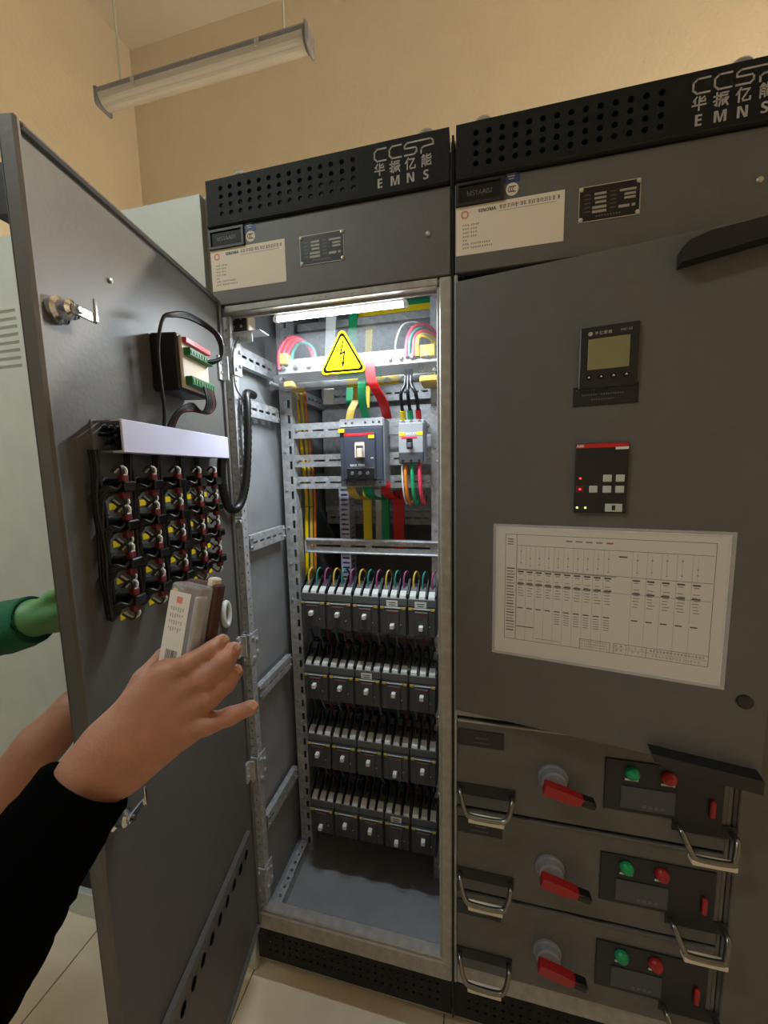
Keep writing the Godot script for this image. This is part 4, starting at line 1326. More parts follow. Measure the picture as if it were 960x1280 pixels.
func closed_cabinet() -> void:
	var root := thing("switchgear_cabinet", "closed grey switchgear cabinet with door slightly ajar above pull-out drawers", "cabinet")
	var X := 0.610; var W := 0.604
	shell(root, X, W, 0.9, false)
	cabinet_head(root, X, W, "on the cabinet with drawers")
	stickers(X, 0.217, "MS1AA02", "on the cabinet with drawers", sticker_mat)
	# frame around door and drawers
	for a in [[V(X, 0.171, -0.03), V(X + 0.008, 2.008, -0.002)], [V(X + W - 0.010, 0.171, -0.03), V(X + W, 2.008, -0.002)]]:
		var m := MB.new(); m.box(a[0], a[1], 0.002)
		part("post", m, M.zinc_dull if a[0].x < X + 0.1 else M.grey, root)
	for a in [[0.962, 0.980], [0.171, 0.232]]:
		var m := MB.new(); m.box(V(X + 0.008, a[0], -0.03), V(X + W - 0.010, a[1], -0.004), 0.002)
		part("rail", m, M.zinc_dull, root)
	var back := MB.new(); back.box(V(X + 0.008, 0.975, -0.15), V(X + W - 0.010, 2.005, -0.145))
	part("compartment_back", back, M.panel, root)
	var seal := MB.new(); seal.box(V(X - 0.005, 0.05, -0.04), V(X - 0.0005, 2.29, -0.004), 0.001)
	part("joint_seal", seal, M.rubber, root)
	# door
	var d := MB.new(); d.box(V(0.002, 0.982, -0.0015), V(0.586, 1.990, 0.0015), 0.001)
	d.box(V(0.002, 0.982, -0.022), V(0.006, 1.99, -0.001)); d.box(V(0.582, 0.982, -0.022), V(0.586, 1.99, -0.001))
	d.box(V(0.006, 0.982, -0.022), V(0.582, 0.986, -0.001)); d.box(V(0.006, 1.986, -0.022), V(0.582, 1.99, -0.001))
	var leaf := part("door", d, M.grey, root, "grey upper door standing slightly ajar")
	leaf.transform = on_ajar(0, 0, 0)
	for a in [[1.930, 1], [0.985, -1]]:
		var h := MB.new()
		var s: float = a[1]
		var poly := PackedVector2Array()
		if s > 0: poly = PackedVector2Array([Vector2(0.402, 0.0), Vector2(0.578, 0.022), Vector2(0.578, 0.050), Vector2(0.44, 0.042), Vector2(0.412, 0.034), Vector2(0.402, 0.024)])
		else: poly = PackedVector2Array([Vector2(0.404, 0.020), Vector2(0.410, 0.004), Vector2(0.44, -0.006), Vector2(0.578, -0.012), Vector2(0.578, 0.016)])
		h.xf = at(0, a[0], 0)
		h.prism(poly, 0.0015, 0.032)
		part("pull", h, M.black, leaf, "black moulded pull")
	var lk := MB.new()
	lk.lathe([[0.013, 0], [0.013, 0.004], [0.010, 0.006], [0.0, 0.006]], 20, at(0.551, 1.134, 0.0015))
	part("lock", lk, M.black, leaf, "round black lock")
	# the neighbour at the frame's edge, then two unseen cabinets added to block light
	for q in 3:
		var x0: float = X + W + 0.004 + [0.0, 0.404, 1.208][q]
		var w2: float = [0.40, 0.80, 0.80][q]
		var n := thing("cable_cabinet", ["plain dark grey cable cabinet right beside the pull-out drawers", "unseen wide dark grey cabinet added as light block beyond the cable cabinet", "last unseen dark grey cabinet added as light block ending the row"][q], "cabinet")
		var nb := MB.new(); nb.box(V(x0, 0.171, -0.9), V(x0 + w2, 2.29, -0.004), 0.003)
		part("body", nb, M.grey, n)
		var nd := MB.new(); nd.box(V(x0 + 0.006, 0.19, -0.004), V(x0 + w2 - 0.006, 1.99, 0.002), 0.002)
		part("door", nd, M.grey, n)
		var np := MB.new(); np.box(V(x0, 0.0, -0.88), V(x0 + w2, 0.171, -0.012), 0.003)
		part("plinth", np, M.dark, n)
		var nh := MB.new(); nh.box(V(x0 + 0.004, 2.197, -0.004), V(x0 + w2 - 0.004, 2.30, 0.004), 0.002)
		part("header_panel", nh, M.dark, n)

	# power meter on the door
	var pm := thing("power_meter", "square black digital panel meter with amber-grey screen on the door", "meter", on_ajar(0.250, 1.733, 0.0015))
	var b := MB.new(); b.box(V(0, 0, 0), V(0.100, 0.117, 0.010), 0.002)
	part("bezel", b, M.black, pm)
	var sc := MB.new(); sc.box(V(0.015, 0.036, 0.0095), V(0.085, 0.094, 0.0108), 0.0004)
	part("screen", sc, M.lcd, pm, "amber-grey LCD screen")
	for k in 4:
		var bt := MB.new(); bt.lathe([[0.005, 0], [0.0045, 0.0025], [0, 0.003]], 12, at(0.018 + k * 0.021, 0.022, 0.010))
		part("button", bt, M.black_gloss, pm)
		var tr := MB.new(); tr.prism(PackedVector2Array([Vector2(-0.002, -0.0015), Vector2(0.002, -0.0015), Vector2(0, 0.002)]), 0, 0.0003)
		var to := part("print", tr, M.white, pm); to.position = V(0.018 + k * 0.021, 0.022, 0.0131)
	var lg := MB.new(); lg.lathe([[0.004, 0], [0.004, 0.0004], [0, 0.0004]], 12, at(0.018, 0.104, 0.010))
	for k in 4: strokes(lg, [CJK["hua"], CJK["yi"], CJK["neng"], CJK["zhen"]][k], V(0.026 + k * 0.0075, 0.101, 0.010), Vector2(0.0055, 0.006), 0.0007, 0.0003)
	part("print", lg, M.silver_ink, pm)
	text("lettering", "PMC-53", 0.004, at(0.078, 0.1045, 0.0102), M.silver_ink, pm, false, 0.0003)
	# engraved tag below
	var tg := thing("engraved_tag", "black engraved text plate under the power meter", "sign", on_ajar(0.241, 1.702, 0.0015))
	var tb := MB.new(); tb.box(V(0, 0, 0), V(0.113, 0.038, 0.0025), 0.0006)
	part("plate", tb, M.black, tg)
	for k in 3:
		var ln := MB.new()
		var spans := [[0.006, 0.042, 0.064, 0.108], [0.016, 0.044, 0.050, 0.092], [0.034, 0.076, 0.034, 0.034]]
		for q in 2:
			var x: float = spans[k][q * 2]
			while x + 0.003 < spans[k][q * 2 + 1]:
				ln.box(V(x, 0.029 - k * 0.0095, 0.0025), V(x + 0.0026, 0.0318 - k * 0.0095, 0.0027)); x += 0.004
		part("print", ln, M.dim_ink, tg)
	# motor controller panel
	var pc := thing("control_panel", "black controller face with red top strip and lit red dots", "controller", on_ajar(0.250, 1.487, 0.0015))
	var cb := MB.new(); cb.box(V(0, 0, 0), V(0.093, 0.140, 0.008), 0.0015)
	part("case", cb, M.black, pc)
	var rs := MB.new(); rs.box(V(0.001, 0.131, 0.0075), V(0.092, 0.139, 0.0085), 0.0003)
	part("red_strip", rs, M.red, pc)
	var wl := MB.new(); wl.box(V(0.070, 0.1265, 0.008), V(0.092, 0.1315, 0.0086), 0.0002); part("white_tab", wl, M.white, pc)
	text("lettering", "ABB", 0.005, at(0.008, 0.135, 0.0086), M.white, pc, true, 0.0003)
	for a in [[0.058, 0.070], [0.080, 0.070], [0.058, 0.048], [0.080, 0.048], [0.034, 0.048], [0.010, 0.048]]:
		var kb := MB.new(); kb.box(V(a[0] - 0.0075, a[1] - 0.007, 0.0075), V(a[0] + 0.0075, a[1] + 0.007, 0.0095), 0.001)
		part("key", kb, M.maroon if a[0] < 0.02 else M.lightgrey, pc)
	for a in [[0.010, 0.070, M.led_red], [0.010, 0.048, M.led_red], [0.006, 0.010, M.led_yellow], [0.021, 0.010, M.led_yellow]]:
		var lb := MB.new(); lb.lathe([[0.0024, 0], [0.0018, 0.0012], [0, 0.0015]], 10, at(a[0], a[1], 0.0095 if a[1] == 0.048 else 0.008))
		part("indicator", lb, a[2], pc)
	var pp := MB.new(); pp.box(V(0.056, 0.003, 0.0075), V(0.086, 0.019, 0.0088), 0.0005); part("port_cover", pp, M.lightgrey, pc)
	var pq := MB.new(); pq.box(V(0.068, 0.006, 0.0085), V(0.074, 0.016, 0.0092), 0.0003); part("port", pq, M.black, pc)
	# the single-line diagram in its sleeve
	var dg := thing("wiring_diagram", "white printed wiring diagram in a clear plastic sleeve on the door", "document", on_ajar(0.304, 1.3035, 0.0016))
	part("paper", sheet(0.418, 0.294, 0.0003), print_mat(diagram_image(), 0.5), dg)
	var cs := MB.new()
	cs.box(V(-0.2155, -0.153, 0.0006), V(0.2155, 0.153, 0.0010))
	part("sleeve", cs, M.clear, dg, "clear plastic sleeve")
	var ed := MB.new(); ed.plate(-0.2155, -0.153, 0.2155, 0.153, 0.0010, 0.0014, [[-0.206, -0.144, 0.206, 0.144]])
	part("sleeve_edge", ed, M.clear_case, dg, "frosted sleeve edge")

func drawers() -> void:
	var tops := [0.957, 0.7125, 0.470]
	var nth := ["top", "middle", "bottom"]
	for i in 3:
		var y1: float = tops[i]; var y0 := y1 - 0.238
		var o := thing("withdrawable_drawer", "dark grey pull-out switch drawer with red rotary handle, %s of three" % nth[i], "drawer", at(0.6185, y0, 0), "pull-out drawers of the closed cabinet")
		var W := 0.586
		var f := MB.new(); f.box(V(0, 0, -0.004), V(W, 0.238, 0.0), 0.0015)
		f.box(V(0.002, 0.002, -0.4), V(W - 0.002, 0.236, -0.004))
		part("front_panel", f, M.grey, o)
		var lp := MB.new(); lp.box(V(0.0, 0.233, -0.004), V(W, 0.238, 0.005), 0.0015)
		part("lip", lp, M.zinc_dull if i == 0 else M.grey, o)  # top lip gets a paler material in place of the light it catches
		# strip with text
		var tp := MB.new(); tp.box(V(0.001, 0.170, 0.0), V(0.112, 0.213, 0.003), 0.0008)
		var tpo := part("tag_plate", tp, M.black, o)
		var tl := MB.new()
		for k in 8: tl.box(V(0.045 + k * 0.0035, 0.192, 0.003), V(0.0472 + k * 0.0035, 0.196, 0.0032))
		for k in 12: tl.box(V(0.038 + k * 0.0035, 0.180, 0.003), V(0.0402 + k * 0.0035, 0.183, 0.0032))
		part("print", tl, M.dim_ink, tpo)
		# pulls, left and right
		for x: float in [0.070, 0.542]:
			var h := MB.new()
			var w := 0.062 if x < 0.3 else 0.052
			h.tube(smooth([V(x - w, 0.050, 0.0), V(x - w, 0.050, 0.022), V(x - w + 0.012, 0.022, 0.040), V(x - 0.03, 0.014, 0.044), V(x + 0.03, 0.014, 0.044), V(x + w - 0.012, 0.022, 0.040), V(x + w, 0.050, 0.022), V(x + w, 0.050, 0.0)], 5), 0.0062, 10)
			var ho := part("pull_handle", h, M.steel, o, "chromed bow handle")
			var hb := MB.new(); hb.box(V(x - w - 0.010, 0.034, 0.0), V(x + w + 0.010, 0.066, 0.003), 0.001)
			part("handle_plate", hb, M.black, ho)
			var hl := MB.new(); hl.box(V(x - 0.042, 0.001, 0.030), V(x + 0.042, 0.013, 0.050), 0.002)
			part("grip_label", hl, M.cream, ho, "cream label strip on the grip")
		# rotary handle
		var k := MB.new()
		k.lathe([[0.034, 0], [0.034, 0.005], [0.030, 0.008], [0.028, 0.020], [0.024, 0.023], [0, 0.023]], 24, at(0.226, 0.118, 0))
		part("rotary_base", k, M.duct, o, "pale round base of the rotary handle")
		var kr := MB.new()
		kr.xf = at(0.226, 0.118, 0.023) * Transform3D(Basis(V(0, 0, 1), -0.20), Vector3.ZERO)
		kr.prism(PackedVector2Array([Vector2(-0.024, -0.020), Vector2(0.030, -0.022), Vector2(0.078, -0.013), Vector2(0.078, -0.002), Vector2(0.030, 0.004), Vector2(-0.024, 0.006)]), 0.0, 0.020)
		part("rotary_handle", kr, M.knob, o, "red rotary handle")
		var kt := MB.new(); kt.xf = at(0.226, 0.118, 0.023) * Transform3D(Basis(V(0, 0, 1), -0.20), Vector3.ZERO)
		kt.box(V(0.056, -0.018, -0.002), V(0.088, 0.001, 0.022), 0.004)
		part("handle_tip", kt, M.black, o)
		# indicator panel
		var pn := MB.new(); pn.box(V(0.338, 0.062, 0.0), V(0.575, 0.190, 0.004), 0.001)
		var po := part("indicator_panel", pn, M.black, o, "black indicator panel")
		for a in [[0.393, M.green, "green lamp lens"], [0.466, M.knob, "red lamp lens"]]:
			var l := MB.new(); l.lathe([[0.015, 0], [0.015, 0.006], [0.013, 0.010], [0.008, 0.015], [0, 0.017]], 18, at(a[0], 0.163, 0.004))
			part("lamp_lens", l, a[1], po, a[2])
			var lr := MB.new(); lr.box(V(a[0] - 0.014, 0.142, 0.004), V(a[0] + 0.014, 0.147, 0.0055), 0.0005)
			part("lamp_label", lr, M.lightgrey, po)
		var pw := MB.new(); pw.box(V(0.372, 0.072, 0.004), V(0.482, 0.128, 0.006), 0.0008)
		part("cover_window", pw, M.brk_dark, po)
		var px := MB.new()
		for q in 4: px.box(V(0.418 + q * 0.012, 0.079, 0.006), V(0.425 + q * 0.012, 0.087, 0.0063))
		part("print", px, M.dim_ink, po)
		var rd := MB.new(); rd.box(V(0.548, 0.085, 0.004), V(0.558, 0.125, 0.012), 0.002)
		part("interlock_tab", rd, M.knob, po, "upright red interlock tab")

func grey_neighbour() -> void:
	# a pale cabinet on the other side, behind the open door
	var o := thing("pale_cabinet", "pale grey cabinet with louvred vent standing behind the open door", "cabinet", at(-1.012, 0, 0))
	var b := MB.new(); b.box(V(0, 0.20, -0.8), V(1.0, 2.285, -0.018), 0.004)
	part("body", b, M.lightgrey, o)
	var holes := []
	for k in 8: holes.append([0.24, 1.912 + k * 0.0225, 0.345, 1.922 + k * 0.0225])
	var d := MB.new(); d.plate(0.006, 0.205, 0.994, 2.278, -0.017, 0.0, holes)
	var dr := part("door", d, M.lightgrey, o)
	var vb := MB.new(); vb.box(V(0.235, 1.905, -0.0179), V(0.35, 2.09, -0.0172))  # black sheet painting in the shade behind the louvre slots
	part("vent_shade", vb, M.black, dr)
	for k in 8:
		var l := MB.new()
		l.xf = at(0, 1.922 + k * 0.0225, 0.0) * Transform3D(Basis(V(1, 0, 0), 0.6), Vector3.ZERO)
		l.box(V(0.24, -0.012, 0.0), V(0.345, 0.0, 0.0015))
		part("louvre", l, M.lightgrey, dr)
	var p := MB.new(); p.box(V(0.0, 0.098, -0.78), V(1.0, 0.20, -0.02), 0.003)
	part("plinth", p, M.dark, o)
	var q := MB.new(); q.box(V(0.0, 0.0, -0.8), V(1.0, 0.098, -0.004), 0.003)
	part("base", q, M.lightgrey, o)

# ------------------------------------------------------------------ lamps
func batten(called: String, label: String, x0: float, x1: float, y: float, z: float, lit: bool, power := 0.0, hue := Color.WHITE) -> void:
	var L := x1 - x0
	var o := thing(called, label, "light", at((x0 + x1) / 2, y, z), "hanging batten lamps")
	var h := MB.new()
	h.prism(PackedVector2Array([Vector2(-0.038, 0.0), Vector2(0.038, 0.0), Vector2(0.050, 0.03), Vector2(0.034, 0.055), Vector2(-0.034, 0.055), Vector2(-0.050, 0.03)]), -L / 2, L / 2)
	var ho := part("housing", h, M.duct, o)
	ho.rotation.y = PI / 2
	var df := MB.new()
	var prof := PackedVector2Array()
	for k in 13:
		var a := PI + PI * k / 12.0
		prof.append(Vector2(cos(a) * 0.050, sin(a) * 0.052 + 0.012))
	df.prism(prof, -L / 2 + 0.01, L / 2 - 0.01)
	var dfo := part("diffuser", df, M.diffuser if not lit else (M.tube_cool if hue == COOL_WHITE else M.tube_on), o, "ribbed clear diffuser" if not lit else "glowing diffuser")
	dfo.rotation.y = PI / 2
	if not lit:
		for s: float in [-1, 1]:
			var t := MB.new(); t.tube([V(-L / 2 + 0.03, -0.004, s * 0.02), V(L / 2 - 0.03, -0.004, s * 0.02)], 0.013, 12)
			part("tube", t, M.white, o)
	else:
		area(o, at(0, -0.045, 0, Basis(Vector3.RIGHT, -PI / 2)), Vector2(L - 0.04, 0.09), power, hue)
	for s: float in [-1, 1]:
		var c := MB.new(); c.cbox(V(s * (L / 2 + 0.008), 0.005, 0), V(0.024, 0.105, 0.110), 0.014)
		part("end_cap", c, M.duct, o)
		for q: float in [-1, 1]:
			var k := MB.new(); k.box(V(s * L * 0.3 - 0.012, -0.006, q * 0.054 - 0.003), V(s * L * 0.3 + 0.012, 0.03, q * 0.054 + 0.003), 0.001)
			part("clip", k, M.zinc, o)
		var r := MB.new(); r.cyl(V(s * L * 0.40, 0.05, 0), V(s * L * 0.40, RH - y, 0), 0.006, 8)
		part("hanger_rod", r, M.lightgrey, o)

func lamps() -> void:
	batten("batten_lamp", "unlit dusty batten lamp hanging on two thin rods", -1.416, -0.158, 3.70, -1.1, false)
	batten("batten_lamp", "unseen cool white batten lamp added to light the pale cabinet and floor", -1.50, -0.25, 3.50, 1.3, true, LEFT_ENERGY, COOL_WHITE)  # outside the frame, added for neutral light from the left
	batten("batten_lamp", "unseen batten lamp added behind the row to light the back wall", 2.25, 3.45, 3.70, -1.1, true, BACK_ENERGY, ROOM_WHITE)  # outside the frame, added to brighten the back wall

# ------------------------------------------------------------------ people
# bones: [a, b, ra, rb, k]; field meshed as surface nets
func flesh(bones: Array, cell: float, mb: MB) -> void:
	var lo := Vector3.INF; var hi := -Vector3.INF
	for b: Array in bones:
		var rr: float = maxf(b[2], b[3]) + cell * 2.5
		for p: Vector3 in [b[0], b[1]]:
			lo = lo.min(p - V(rr, rr, rr)); hi = hi.max(p + V(rr, rr, rr))
	var nx := int((hi.x - lo.x) / cell) + 2; var ny := int((hi.y - lo.y) / cell) + 2; var nz := int((hi.z - lo.z) / cell) + 2
	var f := PackedFloat32Array(); f.resize(nx * ny * nz); f.fill(1.0)
	for b: Array in bones:
		var a: Vector3 = b[0]; var c: Vector3 = b[1]; var ra: float = b[2]; var rb: float = b[3]; var k: float = b[4]
		var pad := maxf(ra, rb) + cell * 2.0 + k
		var l := ((a.min(c) - V(pad, pad, pad)) - lo) / cell; var h := ((a.max(c) + V(pad, pad, pad)) - lo) / cell
		var d := c - a; var dd := maxf(d.length_squared(), 1e-9)
		for i in range(maxi(0, int(l.x)), mini(nx, int(h.x) + 1)):
			for j in range(maxi(0, int(l.y)), mini(ny, int(h.y) + 1)):
				for m in range(maxi(0, int(l.z)), mini(nz, int(h.z) + 1)):
					var p := lo + V(i, j, m) * cell
					var t := clampf((p - a).dot(d) / dd, 0.0, 1.0)
					var v := (p - a - d * t).length() - (ra + (rb - ra) * t)
					var q := (i * ny + j) * nz + m
					var o := f[q]
					var e := maxf(k - absf(o - v), 0.0) / k
					f[q] = minf(o, v) - e * e * k * 0.25
	var idx := {}
	var pts := PackedVector3Array(); var nrm := PackedVector3Array()
	for i in nx - 1:
		for j in ny - 1:
			for m in nz - 1:
				var q := (i * ny + j) * nz + m
				var s0 := f[q] < 0
				var mixed := false
				for o: int in [1, nz, nz + 1, ny * nz, ny * nz + 1, ny * nz + nz, ny * nz + nz + 1]:
					if (f[q + o] < 0) != s0:
						mixed = true
						break
				if not mixed: continue
				var sum := Vector3(); var cnt := 0
				for ed: Array in EDGES:
					var pa: Vector3 = ed[0]; var pb: Vector3 = ed[1]
					var va := f[q + int(pa.x) * ny * nz + int(pa.y) * nz + int(pa.z)]; var vb := f[q + int(pb.x) * ny * nz + int(pb.y) * nz + int(pb.z)]
					if (va < 0) != (vb < 0):
						sum += pa.lerp(pb, va / (va - vb)); cnt += 1
				var loc := sum / cnt
				var g := V(f[q + ny * nz] - f[q] + f[q + ny * nz + nz + 1] - f[q + nz + 1], f[q + nz] - f[q] + f[q + ny * nz + nz + 1] - f[q + ny * nz + 1], f[q + 1] - f[q] + f[q + ny * nz + nz + 1] - f[q + ny * nz + nz])
				idx[q] = pts.size()
				pts.append(lo + (V(i, j, m) + loc) * cell); nrm.append(g.normalized())
	for q: int in idx:
		var i := q / (ny * nz); var j := (q / nz) % ny; var m := q % nz
		if i == 0 or j == 0 or m == 0: continue
		for ax in 3:
			var st: int = [ny * nz, nz, 1][ax]
			var u: int = [nz, 1, ny * nz][ax]; var w: int = [1, ny * nz, nz][ax]
			var a0 := f[q] < 0; var a1 := f[q + st] < 0
			if a0 == a1: continue
			if not (idx.has(q - u) and idx.has(q - w) and idx.has(q - u - w)): continue
			var c0: int = idx[q]; var c1: int = idx[q - u]; var c2: int = idx[q - u - w]; var c3: int = idx[q - w]
			if a0:
				mb.tri(pts[c0], pts[c1], pts[c2], nrm[c0], nrm[c1], nrm[c2]); mb.tri(pts[c0], pts[c2], pts[c3], nrm[c0], nrm[c2], nrm[c3])
			else:
				mb.tri(pts[c0], pts[c2], pts[c1], nrm[c0], nrm[c2], nrm[c1]); mb.tri(pts[c0], pts[c3], pts[c2], nrm[c0], nrm[c3], nrm[c2])

const EDGES := [[Vector3(0, 0, 0), Vector3(1, 0, 0)], [Vector3(0, 1, 0), Vector3(1, 1, 0)], [Vector3(0, 0, 1), Vector3(1, 0, 1)], [Vector3(0, 1, 1), Vector3(1, 1, 1)],
	[Vector3(0, 0, 0), Vector3(0, 1, 0)], [Vector3(1, 0, 0), Vector3(1, 1, 0)], [Vector3(0, 0, 1), Vector3(0, 1, 1)], [Vector3(1, 0, 1), Vector3(1, 1, 1)],
	[Vector3(0, 0, 0), Vector3(0, 0, 1)], [Vector3(1, 0, 0), Vector3(1, 0, 1)], [Vector3(0, 1, 0), Vector3(0, 1, 1)], [Vector3(1, 1, 0), Vector3(1, 1, 1)]]

func finger(out: Array, p: Array, r: Array) -> void:
	for i in p.size() - 1: out.append([p[i], p[i + 1], r[i], r[i + 1], 0.003 if i > 0 else 0.008])

# lower body, torso and head of someone standing outside the frame: clothes in one mesh, head in another
func bystander(o: Node3D, at_: Vector3, face: float, top: Material, sleeves: Array, skin_bones: Array) -> void:
	var b := Basis(Vector3.UP, face)
	var P := func(x: float, y: float, z: float) -> Vector3: return at_ + b * V(x, y, z)
	var jacket := [[P.call(0, 1.02, 0), P.call(0, 1.22, 0), 0.135, 0.15, 0.06], [P.call(-0.07, 1.02, 0), P.call(-0.08, 1.30, 0), 0.11, 0.115, 0.06], [P.call(0.07, 1.02, 0), P.call(0.08, 1.30, 0), 0.11, 0.115, 0.06],
		[P.call(-0.15, 1.38, 0), P.call(0.15, 1.38, 0), 0.07, 0.07, 0.06], [P.call(0, 1.38, 0), P.call(0, 1.45, 0.0), 0.075, 0.06, 0.04]]
	jacket.append_array(sleeves)
	var jm := MB.new(); flesh(jacket, 0.014, jm)
	part("jacket", jm, top, o)
	var legs := []
	for s: float in [-1, 1]:
		legs.append([P.call(s * 0.08, 0.95, 0), P.call(s * 0.095, 0.52, -0.01), 0.105, 0.068, 0.05])
		legs.append([P.call(s * 0.095, 0.52, -0.01), P.call(s * 0.10, 0.10, 0.02), 0.068, 0.055, 0.03])
	legs.append([P.call(-0.05, 0.99, 0), P.call(0.05, 0.99, 0), 0.12, 0.12, 0.05])
	var lm := MB.new(); flesh(legs, 0.016, lm)
	part("trousers", lm, M.jeans, o)
	for s: float in [-1, 1]:
		var sm := MB.new(); flesh([[P.call(s * 0.10, 0.045, 0.04), P.call(s * 0.11, 0.038, -0.14), 0.043, 0.036, 0.02], [P.call(s * 0.10, 0.06, 0.03), P.call(s * 0.10, 0.12, 0.02), 0.045, 0.045, 0.03]], 0.010, sm)
		part("shoe", sm, M.black, o)
	var hc: Vector3 = P.call(0, 1.60, -0.03)
	var head := [[P.call(0, 1.42, 0), P.call(0, 1.54, -0.01), 0.052, 0.052, 0.03], [P.call(0, 1.62, 0.01), P.call(0, 1.57, -0.035), 0.088, 0.068, 0.03], [P.call(0, 1.535, -0.06), P.call(0, 1.53, -0.065), 0.045, 0.04, 0.03],
		[P.call(0, 1.60, -0.105), P.call(0, 1.572, -0.122), 0.009, 0.013, 0.01], [P.call(-0.088, 1.60, 0.0), P.call(-0.09, 1.57, 0.0), 0.014, 0.012, 0.006], [P.call(0.088, 1.60, 0.0), P.call(0.09, 1.57, 0.0), 0.014, 0.012, 0.006],
		[P.call(-0.02, 1.542, -0.104), P.call(0.02, 1.542, -0.104), 0.007, 0.007, 0.006], [P.call(-0.045, 1.625, -0.085), P.call(0.045, 1.625, -0.085), 0.012, 0.012, 0.02]]
	var hm := MB.new(); flesh(head, 0.006, hm)
	part("head", hm, M.skin, o)
	var eyes := MB.new()
	for s: float in [-1, 1]: flesh([[P.call(s * 0.032, 1.603, -0.090), P.call(s * 0.034, 1.603, -0.089), 0.011, 0.011, 0.002]], 0.004, eyes)
	part("eyes", eyes, M.ink, o)
	var hair := [[P.call(0, 1.66, 0.02), P.call(0, 1.63, 0.035), 0.088, 0.092, 0.03], [P.call(0, 1.675, -0.03), P.call(0, 1.68, 0.0), 0.062, 0.07, 0.03]]
	var ha := MB.new(); flesh(hair, 0.009, ha)
	part("hair", ha, M.hair, o)

func people() -> void:
	# the near person: black sleeve, hand with a clear-cased module
	var o := thing("person", "person in black long sleeves holding a clear module before the open door", "person")
	var wrist := pix(122, 962, 0.345)
	var cuff := pix(106, 984, 0.338)
	var fore := pix(-10, 1142, 0.292)
	var elbow := pix(-130, 1290, 0.262)
	var palm: Array = [
		[pix(112, 974, 0.342), wrist, 0.027, 0.027, 0.012],
		[wrist, pix(150, 935, 0.350), 0.027, 0.026, 0.014],
		[pix(138, 922, 0.352), pix(208, 845, 0.368), 0.020, 0.016, 0.014],
		[pix(146, 936, 0.352), pix(222, 866, 0.366), 0.021, 0.016, 0.014],
		[pix(154, 950, 0.352), pix(230, 888, 0.364), 0.021, 0.016, 0.014],
		[pix(160, 960, 0.352), pix(228, 914, 0.362), 0.020, 0.015, 0.014]]
	# index
	finger(palm, [pix(206, 846, 0.368), pix(238, 830, 0.362), pix(262, 815, 0.366), pix(277, 802, 0.378)], [0.0125, 0.0105, 0.0092, 0.0078])
	# middle
	finger(palm, [pix(222, 866, 0.366), pix(256, 848, 0.358), pix(280, 828, 0.362), pix(292, 812, 0.374)], [0.0125, 0.0105, 0.0092, 0.0078])
	# ring
	finger(palm, [pix(230, 889, 0.364), pix(262, 872, 0.358), pix(282, 855, 0.362), pix(294, 840, 0.372)], [0.012, 0.010, 0.0088, 0.0076])
	# little finger, stretched out
	finger(palm, [pix(228, 914, 0.362), pix(258, 906, 0.358), pix(288, 895, 0.360), pix(314, 884, 0.366)], [0.0115, 0.0095, 0.0082, 0.0070])
	# thumb, behind the module
	finger(palm, [pix(152, 908, 0.362), pix(182, 850, 0.384), pix(206, 822, 0.398), pix(232, 800, 0.402)], [0.016, 0.0125, 0.0105, 0.0085])
	var hm := MB.new(); flesh(palm, 0.003, hm)
	part("hand", hm, M.skin, o, "right hand, little finger stretched out")
	for a in [[pix(279, 800, 0.3735), 0], [pix(294, 810, 0.3695), 0], [pix(296, 838, 0.3675), 0], [pix(316, 882, 0.3615), 0]]:
		var nm := MB.new()
		nm.xf = Transform3D(cam.basis * Basis(V(0, 0, 1), 0.7), a[0])
		nm.cbox(Vector3.ZERO, V(0.009, 0.0075, 0.0024), 0.001)
		part("nail", nm, M.nail, o)
	# other forearm, reaching behind the door
	var lw := pix(52, 930, 0.590)
	var left: Array = [[pix(-150, 1075, 0.53), pix(-20, 1018, 0.56), 0.044, 0.040, 0.02], [pix(-20, 1018, 0.56), lw, 0.040, 0.031, 0.02], [lw, pix(96, 885, 0.61), 0.031, 0.032, 0.02]]
	var kn := pix(108, 868, 0.63)
	for q in 4:
		var s := V(0, -0.022 * q, 0.004 * q)
		finger(left, [kn + s + V(-0.012, 0.030, 0.0), kn + s + V(-0.016, 0.05, -0.035), kn + s + V(-0.014, 0.055, -0.06)], [0.012, 0.0095, 0.008])
	finger(left, [pix(92, 890, 0.61), kn + V(0.0, 0.05, -0.01), kn + V(0.004, 0.075, -0.03)], [0.014, 0.011, 0.009])
	var lm := MB.new(); flesh(left, 0.0045, lm)
	part("forearm", lm, M.skin, o, "bare forearm reaching behind the door")
	var at_ := V(-0.20, 0, 1.02)
	var face := -0.35
	var b := Basis(Vector3.UP, face)
	var rs := at_ + b * V(0.185, 1.37, 0); var ls := at_ + b * V(-0.185, 1.37, 0)
	var le := pix(-170, 1085, 0.53)
	var sl: Array = [[rs, elbow, 0.066, 0.060, 0.03], [elbow, pix(-60, 1205, 0.28), 0.060, 0.056, 0.02],
		[ls, le, 0.064, 0.052, 0.03]]
	bystander(o, at_, face, M.cloth, sl, [])
	# the sleeve of the near arm, wrinkled, open at the cuff
	var path := smooth([elbow, pix(-60, 1205, 0.28), fore, pix(50, 1062, 0.315), cuff], 8)
	var radii := []
	var rng0 := RandomNumberGenerator.new(); rng0.seed = 9
	for i in path.size():
		var t := float(i) / (path.size() - 1)
		radii.append(lerpf(0.062, 0.0405, smoothstep(0.0, 1.0, t)) + rng0.randf_range(-0.0012, 0.0012) * (1.0 if i < path.size() - 2 else 0.0))
	var dirv := (wrist - cuff).normalized()
	path.append(cuff + dirv * 0.003); radii.append(0.0385)
	path.append(cuff + dirv * 0.0005); radii.append(0.033)
	path.append(cuff - dirv * 0.015); radii.append(0.029)
	var cf := MB.new(); cf.tube(path, radii, 32, false)
	part("sleeve", cf, M.cloth, o, "black knit sleeve")

